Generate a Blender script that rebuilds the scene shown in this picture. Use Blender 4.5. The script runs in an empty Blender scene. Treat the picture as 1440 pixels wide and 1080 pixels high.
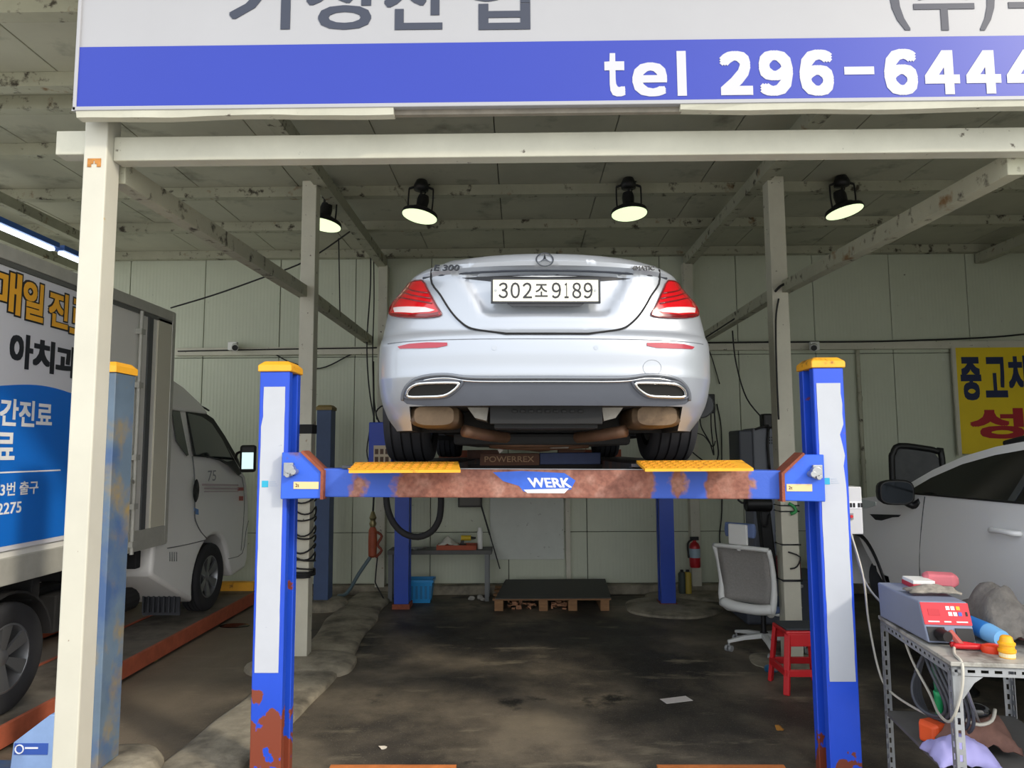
import bpy, bmesh, math, random
import numpy as np
from mathutils import Vector, Matrix, noise
random.seed(7)
R = math.radians
SC = bpy.context.scene
COL = SC.collection

# ------------------------------------------------------------------ camera, world, sun, exposure
FPX, VPX, HOR, CAMH, ROLL = 1000.0, 732.0, 634.0, 1.79, -0.0055
cam_d = bpy.data.cameras.new('camera')
cam_d.sensor_width = 36.0
cam_d.lens = FPX / 1440.0 * 36.0
cam_d.clip_start = 0.05
cam_d.clip_end = 300
cam = bpy.data.objects.new('camera', cam_d)
COL.objects.link(cam)
CAMM = (Matrix.Translation((0, 0, CAMH)) @ Matrix.Rotation(math.atan((VPX - 720) / FPX), 4, 'Z')
        @ Matrix.Rotation(R(90) + math.atan((HOR - 540) / FPX), 4, 'X') @ Matrix.Rotation(ROLL, 4, 'Z'))
cam.matrix_world = CAMM
SC.camera = cam

world = bpy.data.worlds.new('sky')
SC.world = world
world.use_nodes = True
wn, wl = world.node_tree.nodes, world.node_tree.links
wn.clear()
w_out = wn.new('ShaderNodeOutputWorld')
w_bg = wn.new('ShaderNodeBackground')
w_sky = wn.new('ShaderNodeTexSky')
w_sky.sky_type = 'NISHITA'
w_sky.sun_disc = False
w_sky.sun_elevation = R(38)
w_sky.sun_rotation = R(140)
w_sky.air_density = 1.0
w_sky.dust_density = 4.0
w_sky.ozone_density = 1.0
w_mix = wn.new('ShaderNodeMixRGB')
w_mix.inputs[0].default_value = 0.82
w_mix.inputs[2].default_value = (0.93, 0.97, 1.0, 1)
w_mul = wn.new('ShaderNodeMixRGB')
w_mul.blend_type = 'MULTIPLY'
w_mul.inputs[0].default_value = 1.0
w_mul.inputs[2].default_value = (0.15, 0.15, 0.15, 1)
wl.new(w_sky.outputs[0], w_mul.inputs[1])
wl.new(w_mul.outputs[0], w_mix.inputs[1])
wl.new(w_mix.outputs[0], w_bg.inputs[0])
wl.new(w_bg.outputs[0], w_out.inputs[0])
w_bg.inputs[1].default_value = 1.25

sun_d = bpy.data.lights.new('sun', 'SUN')
sun_d.energy = 1.3
sun_d.angle = R(5)
sun_d.color = (1.0, 0.90, 0.74)
sun = bpy.data.objects.new('sun', sun_d)
COL.objects.link(sun)
sun.rotation_euler = Vector((-0.78, 0.62, -0.56)).to_track_quat('-Z', 'Y').to_euler()
sun.location = (8, -10, 9)

SC.view_settings.view_transform = 'Standard'
SC.view_settings.look = 'None'
SC.view_settings.gamma = 1.0
SC.view_settings.use_curve_mapping = False
SC.view_settings.exposure = 0.72

# ------------------------------------------------------------------ measuring helpers (pixel of the photograph + a known plane -> world point)
def ray(px, py):
    d = CAMM.to_3x3() @ Vector(((px - 720) / FPX, (540 - py) / FPX, -1.0))
    return Vector((0, 0, CAMH)), d
def atY(px, py, y):
    o, d = ray(px, py); return o + d * ((y - o.y) / d.y)
def atZ(px, py, z):
    o, d = ray(px, py); return o + d * ((z - o.z) / d.z)
def atX(px, py, x):
    o, d = ray(px, py); return o + d * ((x - o.x) / d.x)

# ------------------------------------------------------------------ object helpers
W = {}
def thing(name, label, cat, loc=(0, 0, 0), rotz=0, group=None, M=None):
    o = bpy.data.objects.new(name, None)
    COL.objects.link(o)
    o.empty_display_size = 0.1
    m = M if M is not None else GM @ Matrix.Translation(loc) @ Matrix.Rotation(rotz, 4, 'Z')
    o.matrix_world = m
    W[o.name] = m
    o['label'] = label; o['category'] = cat
    if group: o['group'] = group
    return o
def tag(o, label, cat, group=None, kind=None):
    o['label'] = label; o['category'] = cat
    if group: o['group'] = group
    if kind: o['kind'] = kind
    return o
def structure(o, label=None):
    o['kind'] = 'structure'
    if label: o['label'] = label
    return o
def dup(root, loc, rotz=0, label=None):
    r = root.copy(); COL.objects.link(r)
    r.matrix_world = Matrix.Translation(loc) @ Matrix.Rotation(rotz, 4, 'Z')
    W[r.name] = r.matrix_world.copy()
    if label: r['label'] = label
    for ch in list(root.children):
        c = ch.copy(); COL.objects.link(c); c.parent = r; W[c.name] = W[r.name]
        for g in list(ch.children):
            d = g.copy(); COL.objects.link(d); d.parent = c; W[d.name] = W[r.name]
    return r

GM = Matrix.Identity(4)
class MB:
    """collects shapes given in local coordinates of M and links them as one mesh object"""
    def __init__(s, M=None):
        s.bm = bmesh.new(); s.M = GM @ M if M is not None else GM.copy()
    def v(s, p): return s.bm.verts.new(s.M @ Vector(p))
    def f(s, vs):
        try: return s.bm.faces.new(vs)
        except ValueError: return None
    def box(s, lo, hi, rot=None, about=None):
        x0, y0, z0 = lo; x1, y1, z1 = hi
        ps = [Vector(p) for p in ((x0,y0,z0),(x1,y0,z0),(x1,y1,z0),(x0,y1,z0),(x0,y0,z1),(x1,y0,z1),(x1,y1,z1),(x0,y1,z1))]
        if rot is not None:
            c = Vector(about) if about is not None else sum(ps, Vector()) / 8
            ps = [c + rot @ (p - c) for p in ps]
        vs = [s.v(p) for p in ps]
        for q in ((0,3,2,1),(4,5,6,7),(0,1,5,4),(1,2,6,5),(2,3,7,6),(3,0,4,7)): s.f([vs[i] for i in q])
        return s
    def cbox(s, c, d, rot=None):
        return s.box([c[i] - d[i] / 2 for i in range(3)], [c[i] + d[i] / 2 for i in range(3)], rot)
    def bar(s, p0, p1, w, h, up=(0, 0, 1)):
        p0, p1 = Vector(p0), Vector(p1); d = (p1 - p0).normalized(); u = Vector(up)
        a = d.cross(u)
        if a.length < 1e-4: a = d.cross(Vector((1, 0, 0)))
        a.normalize(); b = a.cross(d).normalized()
        A = [s.v(p0 + a * (i * w / 2) + b * (j * h / 2)) for i, j in ((-1,-1),(1,-1),(1,1),(-1,1))]
        B = [s.v(p1 + a * (i * w / 2) + b * (j * h / 2)) for i, j in ((-1,-1),(1,-1),(1,1),(-1,1))]
        s.f(A[::-1]); s.f(B)
        for i in range(4): s.f([A[i], A[(i+1)%4], B[(i+1)%4], B[i]])
        return s
    def cyl(s, p0, p1, r0, r1=None, seg=16, caps=True):
        r1 = r0 if r1 is None else r1
        p0, p1 = Vector(p0), Vector(p1); d = (p1 - p0).normalized()
        a = d.cross(Vector((0, 0, 1)))
        if a.length < 1e-4: a = Vector((1, 0, 0))
        a.normalize(); b = d.cross(a)
        A, B = [], []
        for i in range(seg):
            t = 2 * math.pi * i / seg; u = a * math.cos(t) + b * math.sin(t)
            A.append(s.v(p0 + u * r0)); B.append(s.v(p1 + u * r1))
        for i in range(seg): s.f([A[i], A[(i+1)%seg], B[(i+1)%seg], B[i]])
        if caps: s.f(A[::-1]); s.f(B)
        return s
    def tube(s, pts, r, seg=8, closed=False, smooth=3):
        pts = [Vector(p) for p in pts]
        if smooth and len(pts) > 2: pts = spline(pts, smooth, closed)
        n = len(pts); rings = []; a = None
        for i, p in enumerate(pts):
            if closed: d = pts[(i+1) % n] - pts[i-1]
            else: d = pts[min(i+1, n-1)] - pts[max(i-1, 0)]
            d.normalize()
            if a is None:
                a = d.cross(Vector((0, 0, 1)))
                if a.length < 1e-3: a = d.cross(Vector((1, 0, 0)))
            a = (a - d * a.dot(d)); a.normalize(); b = d.cross(a)
            rr = r[i * (len(r) - 1) // max(1, n - 1)] if isinstance(r, (list, tuple)) else r
            rings.append([s.v(p + (a * math.cos(2*math.pi*k/seg) + b * math.sin(2*math.pi*k/seg)) * rr) for k in range(seg)])
        m = n if closed else n - 1
        for i in range(m):
            A, B = rings[i], rings[(i+1) % n]
            for k in range(seg): s.f([A[k], A[(k+1)%seg], B[(k+1)%seg], B[k]])
        if not closed: s.f(rings[0][::-1]); s.f(rings[-1])
        return s
    def lathe(s, prof, L=None, seg=24, closed=False):
        """revolve (r, h) pairs round local z of L"""
        L = L if L is not None else Matrix.Identity(4); rings = []
        for r, h in prof:
            if r < 1e-5: rings.append([s.v(L @ Vector((0, 0, h)))])
            else: rings.append([s.v(L @ Vector((r*math.cos(2*math.pi*k/seg), r*math.sin(2*math.pi*k/seg), h))) for k in range(seg)])
        pairs = list(zip(rings, rings[1:])) + ([(rings[-1], rings[0])] if closed else [])
        for A, B in pairs:
            for k in range(seg):
                k2 = (k + 1) % seg
                if len(A) == 1 and len(B) == 1: continue
                if len(A) == 1: s.f([A[0], B[k2], B[k]])
                elif len(B) == 1: s.f([A[k], A[k2], B[0]])
                else: s.f([A[k], A[k2], B[k2], B[k]])
        return s
    def prism(s, pts, vec):
        A = [s.v(p) for p in pts]; B = [s.v(Vector(p) + Vector(vec)) for p in pts]; n = len(A)
        s.f(A[::-1]); s.f(B)
        for i in range(n): s.f([A[i], A[(i+1)%n], B[(i+1)%n], B[i]])
        return s
    def loft(s, rings, caps=True, closed=True):
        V = [[s.v(p) for p in r] for r in rings]
        for A, B in zip(V, V[1:]):
            n = len(A)
            for k in range(n if closed else n - 1): s.f([A[k], A[(k+1)%n], B[(k+1)%n], B[k]])
        if caps and closed: s.f(V[0][::-1]); s.f(V[-1])
        return s
    def ball(s, c, r, seg=12, rows=8, sc=(1, 1, 1)):
        L = Matrix.Translation(c) @ Matrix.Diagonal((sc[0], sc[1], sc[2], 1))
        return s.lathe([(r*math.sin(math.pi*i/rows), -r*math.cos(math.pi*i/rows)) for i in range(rows+1)], L, seg)
    def build(s, name, mat, parent=None, smooth=False, bevel=0, segs=2, angle=35, subsurf=0, keep=False):
        bmesh.ops.remove_doubles(s.bm, verts=s.bm.verts, dist=1e-5)
        bmesh.ops.recalc_face_normals(s.bm, faces=s.bm.faces)
        if parent is not None:
            s.bm.transform(W[parent.name].inverted())
        me = bpy.data.meshes.new(name)
        s.bm.to_mesh(me)
        if not keep: s.bm.free()
        me.materials.append(mat)
        o = bpy.data.objects.new(name, me); COL.objects.link(o)
        if parent is not None:
            o.parent = parent; W[o.name] = W[parent.name]
        else: W[o.name] = Matrix.Identity(4)
        if smooth:
            me.polygons.foreach_set('use_smooth', [True] * len(me.polygons))
            if smooth is not True: me.set_sharp_from_angle(angle=R(smooth))
        if bevel:
            b = o.modifiers.new('bevel', 'BEVEL'); b.width = bevel; b.segments = segs; b.limit_method = 'ANGLE'; b.angle_limit = R(angle)
            b.harden_normals = False
        if subsurf:
            u = o.modifiers.new('sub', 'SUBSURF'); u.levels = subsurf; u.render_levels = subsurf
        return o

def spline(pts, k=4, closed=False):
    n = len(pts); out = []
    rng = range(n if closed else n - 1)
    for i in rng:
        p0 = pts[(i-1) % n] if closed or i > 0 else pts[0]
        p1 = pts[i]; p2 = pts[(i+1) % n]
        p3 = pts[(i+2) % n] if closed or i + 2 < n else pts[-1]
        for j in range(k):
            t = j / k
            out.append(0.5 * ((2*p1) + (p2-p0)*t + (2*p0-5*p1+4*p2-p3)*t*t + (3*p1-p0-3*p2+p3)*t*t*t))
    if not closed: out.append(pts[-1])
    return out

def face_y(c):      # a plane looking to the street (-y): local x right, y up, z towards the viewer
    return Matrix.Translation(c) @ Matrix(((1,0,0,0),(0,0,-1,0),(0,1,0,0),(0,0,0,1)))
def face_x(c):      # a plane looking to +x
    return Matrix.Translation(c) @ Matrix(((0,0,1,0),(1,0,0,0),(0,1,0,0),(0,0,0,1)))

def txt(s, M, w, h, mat, parent, name='lettering', bold=0.0, depth=0.002, shear=0.0, res=3):
    cu = bpy.data.curves.new('t', 'FONT'); cu.body = s; cu.size = 1.0; cu.shear = shear
    cu.resolution_u = res
    ob = bpy.data.objects.new('t', cu); COL.objects.link(ob)
    dg = bpy.context.evaluated_depsgraph_get()
    me = bpy.data.meshes.new_from_object(ob.evaluated_get(dg))
    bpy.data.objects.remove(ob); bpy.data.curves.remove(cu)
    co = np.empty(len(me.vertices) * 3); me.vertices.foreach_get('co', co); co = co.reshape(-1, 3)
    lo, hi = co.min(0), co.max(0); d = hi - lo
    sx = w / d[0] if w else h / d[1]; sy = h / d[1] if h else sx
    bm = bmesh.new()
    if bold:     # heavier strokes: the same letter laid over itself a stroke's width to every side
        e = bold * d[1]
        fx, fy = d[0] / (d[0] + 2 * e), d[1] / (d[1] + 2 * e)
        offs = [(e * i * .99, e * j * .99) for i in (-1, 0, 1) for j in (-1, 0, 1)]
    else: fx = fy = 1.0; offs = [(0, 0)]
    for k, (ox, oy) in enumerate(offs):
        b2 = bmesh.new(); b2.from_mesh(me)
        for v in b2.verts:
            v.co = Vector(((v.co.x + ox - lo[0] - d[0]/2) * sx * fx, (v.co.y + oy - lo[1] - d[1]/2) * sy * fy, -k * 2e-5))
        tm = bpy.data.meshes.new('t'); b2.to_mesh(tm); b2.free(); bm.from_mesh(tm); bpy.data.meshes.remove(tm)
    bpy.data.meshes.remove(me)
    r = bmesh.ops.extrude_face_region(bm, geom=list(bm.faces))
    for g in r['geom']:
        if isinstance(g, bmesh.types.BMVert): g.co.z += depth
    bm.transform(M)
    mb = MB(); mb.bm.free(); mb.bm = bm
    return mb.build(name, mat, parent)

# ------------------------------------------------------------------ materials
def lin(h):
    h = h.lstrip('#'); o = []
    for i in (0, 2, 4):
        c = int(h[i:i+2], 16) / 255
        o.append(c / 12.92 if c <= 0.04045 else ((c + 0.055) / 1.055) ** 2.4)
    return (*o, 1.0)
def mat(name, col, rough=0.5, metal=0.0, var=0.0, vscale=4.0, dirt=None, dscale=6.0, dthr=0.62, dsoft=0.06, stretch=(1,1,1),
        bump=0.0, bscale=60.0, coat=0.0, emit=None, estr=0.0, trans=0.0, ior=1.45, spec=None, alpha=1.0, ddet=6.0):
    m = bpy.data.materials.new(name); m.use_nodes = True
    nt = m.node_tree; N, L = nt.nodes, nt.links
    b = N['Principled BSDF']
    c = lin(col) if isinstance(col, str) else (*col, 1.0)
    b.inputs['Base Color'].default_value = c
    b.inputs['Roughness'].default_value = rough
    b.inputs['Metallic'].default_value = metal
    if coat: b.inputs['Coat Weight'].default_value = coat; b.inputs['Coat Roughness'].default_value = 0.08
    if trans: b.inputs['Transmission Weight'].default_value = trans; b.inputs['IOR'].default_value = ior
    if spec is not None: b.inputs['Specular IOR Level'].default_value = spec
    if alpha < 1: b.inputs['Alpha'].default_value = alpha
    if emit: b.inputs['Emission Color'].default_value = lin(emit); b.inputs['Emission Strength'].default_value = estr
    if var or dirt or bump:
        tc = N.new('ShaderNodeTexCoord'); mp = N.new('ShaderNodeMapping'); mp.inputs['Scale'].default_value = stretch
        L.new(tc.outputs['Object'], mp.inputs[0])
        cur = None
        if var:
            n = N.new('ShaderNodeTexNoise'); n.inputs['Scale'].default_value = vscale; n.inputs['Detail'].default_value = 8; n.inputs['Roughness'].default_value = 0.65
            L.new(mp.outputs[0], n.inputs['Vector'])
            r = N.new('ShaderNodeValToRGB'); r.color_ramp.elements[0].position = 0.28; r.color_ramp.elements[1].position = 0.72
            r.color_ramp.elements[0].color = tuple(max(0, x * (1 - var)) for x in c[:3]) + (1,)
            r.color_ramp.elements[1].color = tuple(min(1, x * (1 + var * 0.8)) for x in c[:3]) + (1,)
            L.new(n.outputs['Fac'], r.inputs[0]); cur = r.outputs[0]
            rr = N.new('ShaderNodeMapRange'); rr.inputs[3].default_value = max(0.02, rough - var * 0.25); rr.inputs[4].default_value = min(1, rough + var * 0.25)
            L.new(n.outputs['Fac'], rr.inputs[0]); L.new(rr.outputs[0], b.inputs['Roughness'])
        for i, dd in enumerate([dirt] if isinstance(dirt, str) else (dirt or [])):
            thr = dthr[i] if isinstance(dthr, (list, tuple)) else dthr
            sca = dscale[i] if isinstance(dscale, (list, tuple)) else dscale
            n = N.new('ShaderNodeTexNoise'); n.inputs['Scale'].default_value = sca; n.inputs['Detail'].default_value = ddet; n.inputs['Roughness'].default_value = 0.6
            ad = N.new('ShaderNodeVectorMath'); ad.inputs[1].default_value = (3.1 * i + 1.7, 5.3 * i, 2.9 * i)
            L.new(mp.outputs[0], ad.inputs[0]); L.new(ad.outputs[0], n.inputs['Vector'])
            r = N.new('ShaderNodeValToRGB'); r.color_ramp.elements[0].position = thr - dsoft; r.color_ramp.elements[1].position = thr + dsoft
            L.new(n.outputs['Fac'], r.inputs[0])
            mx = N.new('ShaderNodeMixRGB'); mx.inputs[2].default_value = lin(dd)
            if cur is not None: L.new(cur, mx.inputs[1])
            else: mx.inputs[1].default_value = c
            L.new(r.outputs[0], mx.inputs[0]); cur = mx.outputs[0]
        if cur is not None: L.new(cur, b.inputs['Base Color'])
        if bump:
            n = N.new('ShaderNodeTexNoise'); n.inputs['Scale'].default_value = bscale; n.inputs['Detail'].default_value = 6
            L.new(mp.outputs[0], n.inputs['Vector'])
            bp = N.new('ShaderNodeBump'); bp.inputs['Strength'].default_value = bump; bp.inputs['Distance'].default_value = 0.01
            L.new(n.outputs['Fac'], bp.inputs['Height']); L.new(bp.outputs[0], b.inputs['Normal'])
    return m

M_pole = mat('pole_paint', '#bfbdb0', 0.45, var=0.06, vscale=3, dirt=['#6b4a2c', '#b59a5e'], dscale=[22, 7], dthr=[0.73, 0.72], dsoft=0.02)
M_beam = mat('beam_paint', '#bbbaab', 0.5, var=0.10, vscale=4, dirt=['#4c4338'], dscale=[14], dthr=[0.70], dsoft=0.03)
M_oldbeam = mat('old_beam_paint', '#a9a894', 0.6, var=0.15, vscale=3, dirt=['#3d372c', '#7d5f3c'], dscale=[10, 5], dthr=[0.62, 0.68], dsoft=0.05)
M_ceil = mat('ceiling_panel_paint', '#b2b19f', 0.55, var=0.14, vscale=1.2, dirt=['#4b493c'], dscale=[2.2], dthr=[0.68], dsoft=0.12)
M_dark = mat('dark_gap', '#17171a', 0.8)
M_kerb = mat('kerb_concrete', '#9c9482', 0.85, var=0.30, vscale=5, dirt=['#3f3a33'], dscale=[3], dthr=[0.60], dsoft=0.15, bump=0.6, bscale=25)
M_blue = mat('lift_blue_paint', '#1f4fd0', 0.4, var=0.10, vscale=4, dirt=['#5e3424'], dscale=[6], dthr=[0.70], dsoft=0.015)
M_blue_plain = mat('blue_paint', '#2347ad', 0.4, var=0.08, vscale=4)
M_blue_old = mat('faded_blue_paint', '#5c6f82', 0.55, var=0.2, vscale=3, dirt=['#8d7a4c', '#3f5a85'], dscale=[3.5, 2.5], dthr=[0.58, 0.56], dsoft=0.08)
M_blue_dark = mat('dark_blue_paint', '#44587f', 0.5, var=0.12, vscale=3)
M_rust = mat('rust', '#8a4a35', 0.8, var=0.35, vscale=14, bump=0.4, bscale=80)
M_yellow = mat('yellow_paint', '#f0ae2e', 0.5, var=0.12, vscale=6, dirt=['#8a5524'], dscale=[9], dthr=[0.66], dsoft=0.05)
M_sheet = mat('white_sheet', '#b8bdc7', 0.45, var=0.03, vscale=8, dirt=['#9aa0b0'], dscale=[16], dthr=[0.74], dsoft=0.02)
M_chrome = mat('chrome', '#e3e5e8', 0.18, 1.0)
M_steel = mat('galvanised_steel', '#a9acaf', 0.42, 0.7, var=0.15, vscale=20)
M_black = mat('black_plastic', '#141416', 0.5)
M_blackr = mat('black_rubber', '#1d1d1f', 0.75, var=0.15, vscale=8)
M_white = mat('white_plastic', '#e6e6e2', 0.4)
M_red = mat('red_plastic', '#c81f26', 0.4)
M_wire = mat('wire_black', '#1b1b1c', 0.6)
M_grey = mat('grey_plastic', '#5c6270', 0.45, var=0.05)
# ------------------------------------------------------------------ floor and street
def floor_mat():
    m = bpy.data.materials.new('oily_floor'); m.use_nodes = True
    nt = m.node_tree; N, L = nt.nodes, nt.links; b = N['Principled BSDF']
    tc = N.new('ShaderNodeTexCoord')
    def noise_(sc, det=8, off=(0, 0, 0), st=(1, 1, 1), rough=0.62):
        mp = N.new('ShaderNodeMapping'); mp.inputs['Location'].default_value = off; mp.inputs['Scale'].default_value = st
        L.new(tc.outputs['Object'], mp.inputs[0])
        n = N.new('ShaderNodeTexNoise'); n.inputs['Scale'].default_value = sc; n.inputs['Detail'].default_value = det; n.inputs['Roughness'].default_value = rough
        L.new(mp.outputs[0], n.inputs['Vector']); return n.outputs['Fac']
    def ramp(s, a, z, ca=(0,0,0,1), cz=(1,1,1,1)):
        r = N.new('ShaderNodeValToRGB'); r.color_ramp.elements[0].position = a; r.color_ramp.elements[1].position = z
        r.color_ramp.elements[0].color = ca; r.color_ramp.elements[1].color = cz
        L.new(s, r.inputs[0]); return r.outputs[0]
    def mix(f, a, c):
        x = N.new('ShaderNodeMixRGB')
        L.new(f, x.inputs[0])
        for i, q in ((1, a), (2, c)):
            if isinstance(q, str): x.inputs[i].default_value = lin(q)
            else: L.new(q, x.inputs[i])
        return x.outputs[0]
    base = ramp(noise_(1.6), 0.3, 0.7, lin('#61594e'), lin('#847967'))
    c = mix(ramp(noise_(0.9, off=(3.3, 1.2, 0)), 0.44, 0.60), base, '#433e37')
    c = mix(ramp(noise_(0.55, off=(9.1, 4.4, 0), st=(1, 0.8, 1)), 0.47, 0.63), c, '#2a2724')
    c = mix(ramp(noise_(2.6, off=(1.0, 7.7, 0), st=(0.5, 1.4, 1)), 0.58, 0.72), c, '#8d8470')
    c = mix(ramp(noise_(1.3, off=(5.0, 2.1, 0)), 0.62, 0.68), c, '#26241f')
    c = mix(ramp(noise_(90, 3), 0.60, 0.75), c, '#8d8676')
    sx = N.new('ShaderNodeSeparateXYZ'); L.new(tc.outputs['Object'], sx.inputs[0])
    out = N.new('ShaderNodeMapRange'); out.inputs[1].default_value = 2.6; out.inputs[2].default_value = 2.2
    L.new(sx.outputs[1], out.inputs[0])
    c = mix(out.outputs[0], c, '#b5b1a8')
    out2 = N.new('ShaderNodeMapRange'); out2.inputs[1].default_value = -6.6; out2.inputs[2].default_value = -7.0
    L.new(sx.outputs[0], out2.inputs[0])
    c = mix(out2.outputs[0], c, '#b5b1a8')  # unseen pale ground at far left, added to brighten the left side
    lb = N.new('ShaderNodeMapRange'); lb.inputs[1].default_value = -1.95; lb.inputs[2].default_value = -2.5; lb.inputs[4].default_value = 0.6
    L.new(sx.outputs[0], lb.inputs[0])
    lb2 = N.new('ShaderNodeMath'); lb2.operation = 'GREATER_THAN'; lb2.inputs[1].default_value = -6.6; L.new(sx.outputs[0], lb2.inputs[0])
    lb3 = N.new('ShaderNodeMath'); lb3.operation = 'MULTIPLY'; L.new(lb.outputs[0], lb3.inputs[0]); L.new(lb2.outputs[0], lb3.inputs[1])
    c = mix(lb3.outputs[0], c, '#8c7f6d')
    L.new(c, b.inputs['Base Color'])
    rg = N.new('ShaderNodeMapRange'); rg.inputs[3].default_value = 0.38; rg.inputs[4].default_value = 0.85
    L.new(noise_(2.2, off=(2, 2, 0)), rg.inputs[0]); L.new(rg.outputs[0], b.inputs['Roughness'])
    bp = N.new('ShaderNodeBump'); bp.inputs['Strength'].default_value = 0.35; bp.inputs['Distance'].default_value = 0.01
    L.new(noise_(55, 6), bp.inputs['Height']); L.new(bp.outputs[0], b.inputs['Normal'])
    return m
M_floor = floor_mat()
WALLY = 9.2
CEIL = 4.43
structure(MB().box((-16, -22, -0.3), (16, WALLY + 0.6, 0)).build('floor', M_floor))

# ------------------------------------------------------------------ back wall of sandwich panels
def wall_mat(name, col):
    m = mat(name, col, 0.5, var=0.05, vscale=1.5, dirt=['#55574a', '#c9cdbd'], dscale=[13, 5], dthr=[0.73, 0.70], dsoft=0.03)
    nt = m.node_tree; N, L = nt.nodes, nt.links
    tc = N.new('ShaderNodeTexCoord'); wv = N.new('ShaderNodeTexWave'); wv.inputs['Scale'].default_value = 7.0
    L.new(tc.outputs['Object'], wv.inputs['Vector'])
    bp = N.new('ShaderNodeBump'); bp.inputs['Strength'].default_value = 0.25; bp.inputs['Distance'].default_value = 0.004
    L.new(wv.outputs['Fac'], bp.inputs['Height']); L.new(bp.outputs[0], N['Principled BSDF'].inputs['Normal'])
    return m
M_wall = wall_mat('wall_panel_paint', '#c3c8b4')
wb = structure(MB().box((-8.2, WALLY + 0.02, 0), (8.2, WALLY + 0.25, CEIL + 0.1)).build('wall_back', M_dark))
px0 = -8.16
while px0 < 8.1:
    for z0, z1 in ((0.12, 0.755), (0.762, 3.02), (3.027, CEIL)):
        MB().box((px0, WALLY + 0.0 + random.uniform(0, .004), z0), (px0 + 0.992, WALLY + 0.03, z1)).build('panel', M_wall, wb, bevel=0.004, segs=1)
    px0 += 1.0
for side, x0, x1 in (('right', 6.9, 7.1),):  # unseen side wall, set close and extended streetward to block sky light
    w_ = structure(MB().box((x0, .5, 0), (x1, WALLY + 0.2, CEIL)).build('wall_' + side, M_dark))
    y0 = .52
    xi = (x1, x1 + 0.03) if side == 'left' else (x0 - 0.03, x0)
    while y0 < WALLY - 0.1:
        MB().box((xi[0], y0, 0.05), (xi[1], min(y0 + 0.992, WALLY - 0.01), CEIL - 0.01)).build('panel', M_wall, w_)
        y0 += 1.0
structure(MB().box((-8.1, WALLY - 0.14, 0), (6.86, WALLY + 0.02, 0.115)).build('baseboard_back', M_kerb, bevel=0.015))

# wide unpainted board on the lower middle of the wall and its door post
bd = MB().box((-0.40, WALLY - 0.035, 0.42), (0.54, WALLY - 0.002, 1.7)).build('wall_board', mat('pale_board', '#c4c8c0', 0.5, var=0.06, vscale=5, dirt=['#6d6f66'], dscale=[15], dthr=[0.70], dsoft=0.04), bevel=0.004)
tag(bd, 'pale grey flat sheet fixed to the back wall under the lifted car', 'board')

# ------------------------------------------------------------------ ceiling and steel work
ce = structure(MB().box((-8.2, 2.7, CEIL + 0.03), (8.2, WALLY + 0.2, CEIL + 0.12)).build('ceiling', M_dark))
x0 = -8.2
while x0 < 8.1:
    MB().box((x0 + .004, 2.72, CEIL), (x0 + 0.996, WALLY + 0.0, CEIL + 0.04)).build('panel', M_ceil, ce, bevel=0.003, segs=1)
    x0 += 1.0
for i, y in enumerate((3.9, 4.72, 5.04, 5.85, 6.90, 7.98, WALLY - 0.07)):
    MB().box((-8.1, y - 0.05, CEIL - 0.105), (6.85, y + 0.05, CEIL - 0.002)).build('trim_%d' % (i + 1), M_oldbeam)['kind'] = 'structure'
for i, x in enumerate((-5.9, -1.80, 2.20, 6.0)):
    MB().box((x - 0.055, 2.9, CEIL - 0.24), (x + 0.055, WALLY - 0.03, CEIL - 0.115)).build('trim_%d' % (i + 8), M_oldbeam)['kind'] = 'structure'

t = MB().box((-1.96 - .054, 3.15, 0.02), (-1.96 + .054, 3.26, 4.3)).build('steel_post', M_pole, bevel=0.006)
tag(t, 'tall cream square steel post at the front left, carrying the shop sign', 'post')
front_post = t
stain = mat('rust_mark', '#b0783a', 0.8, var=0.4, vscale=30)
mk = MB(); mk.box((-1.992, 3.147, 3.135), (-1.93, 3.1505, 3.145)); mk.box((-1.992, 3.147, 3.105), (-1.975, 3.1505, 3.135)); mk.box((-1.948, 3.147, 3.105), (-1.93, 3.1505, 3.135)); mk.box((-1.975, 3.147, 3.12), (-1.965, 3.1505, 3.135)); mk.box((-1.958, 3.147, 3.12), (-1.948, 3.1505, 3.135))
mk.build('rust_stain', stain, t)
t = MB().box((-1.9055, 3.2, 3.155), (6.85, 3.28, 3.272)).build('steel_beam', M_beam, bevel=0.005)
tag(t, 'long cream horizontal steel beam across the front below the shop sign', 'beam')
t = MB().box((-2.16, 3.17, 3.175), (-2.0145, 3.25, 3.29)).build('beam_stub', M_beam, bevel=0.005)
tag(t, 'short cream beam stub left of the tall front left post', 'beam')

def tie(name, x, label, zf, zm, zb):
    b = MB()
    ye = 8.0 if x < -4 else WALLY - .14
    b.bar((x, 3.285, zf), (x, 6.2, zm), 0.085, 0.105); b.bar((x, 6.2, zm), (x, ye, zb), 0.085, 0.105)
    o = b.build(name, M_oldbeam, bevel=0.004); tag(o, label, 'beam'); return o
tie('tie_beam', -1.935, 'grey steel tie beam running back from the left front post through the left middle post', 3.13, 3.215, 3.21)
tie('tie_beam', 2.355, 'cream steel tie beam running back from top right through the right middle post', 3.13, 3.22, 3.22)
tie('tie_beam', -4.87, 'grey steel tie beam above the truck box', 4.17, 4.17, 4.17)
M_midpost = mat('middle_post_paint', '#c6c3b2', 0.5, var=0.1, vscale=3, dirt=['#4a4034', '#8b6b42'], dscale=[20, 9], dthr=[0.68, 0.72], dsoft=0.02)
t = MB().box((-1.958, 6.2, 0.06), (-1.828, 6.33, CEIL - 0.2)).build('steel_post', M_midpost, bevel=0.006)
tag(t, 'slim cream middle post standing left of the car with black coiled hose', 'post'); post_ml = t
t = MB().box((2.225, 6.2, 0.0), (2.37, 6.34, CEIL - 0.2)).build('steel_post', M_midpost, bevel=0.006)
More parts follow.
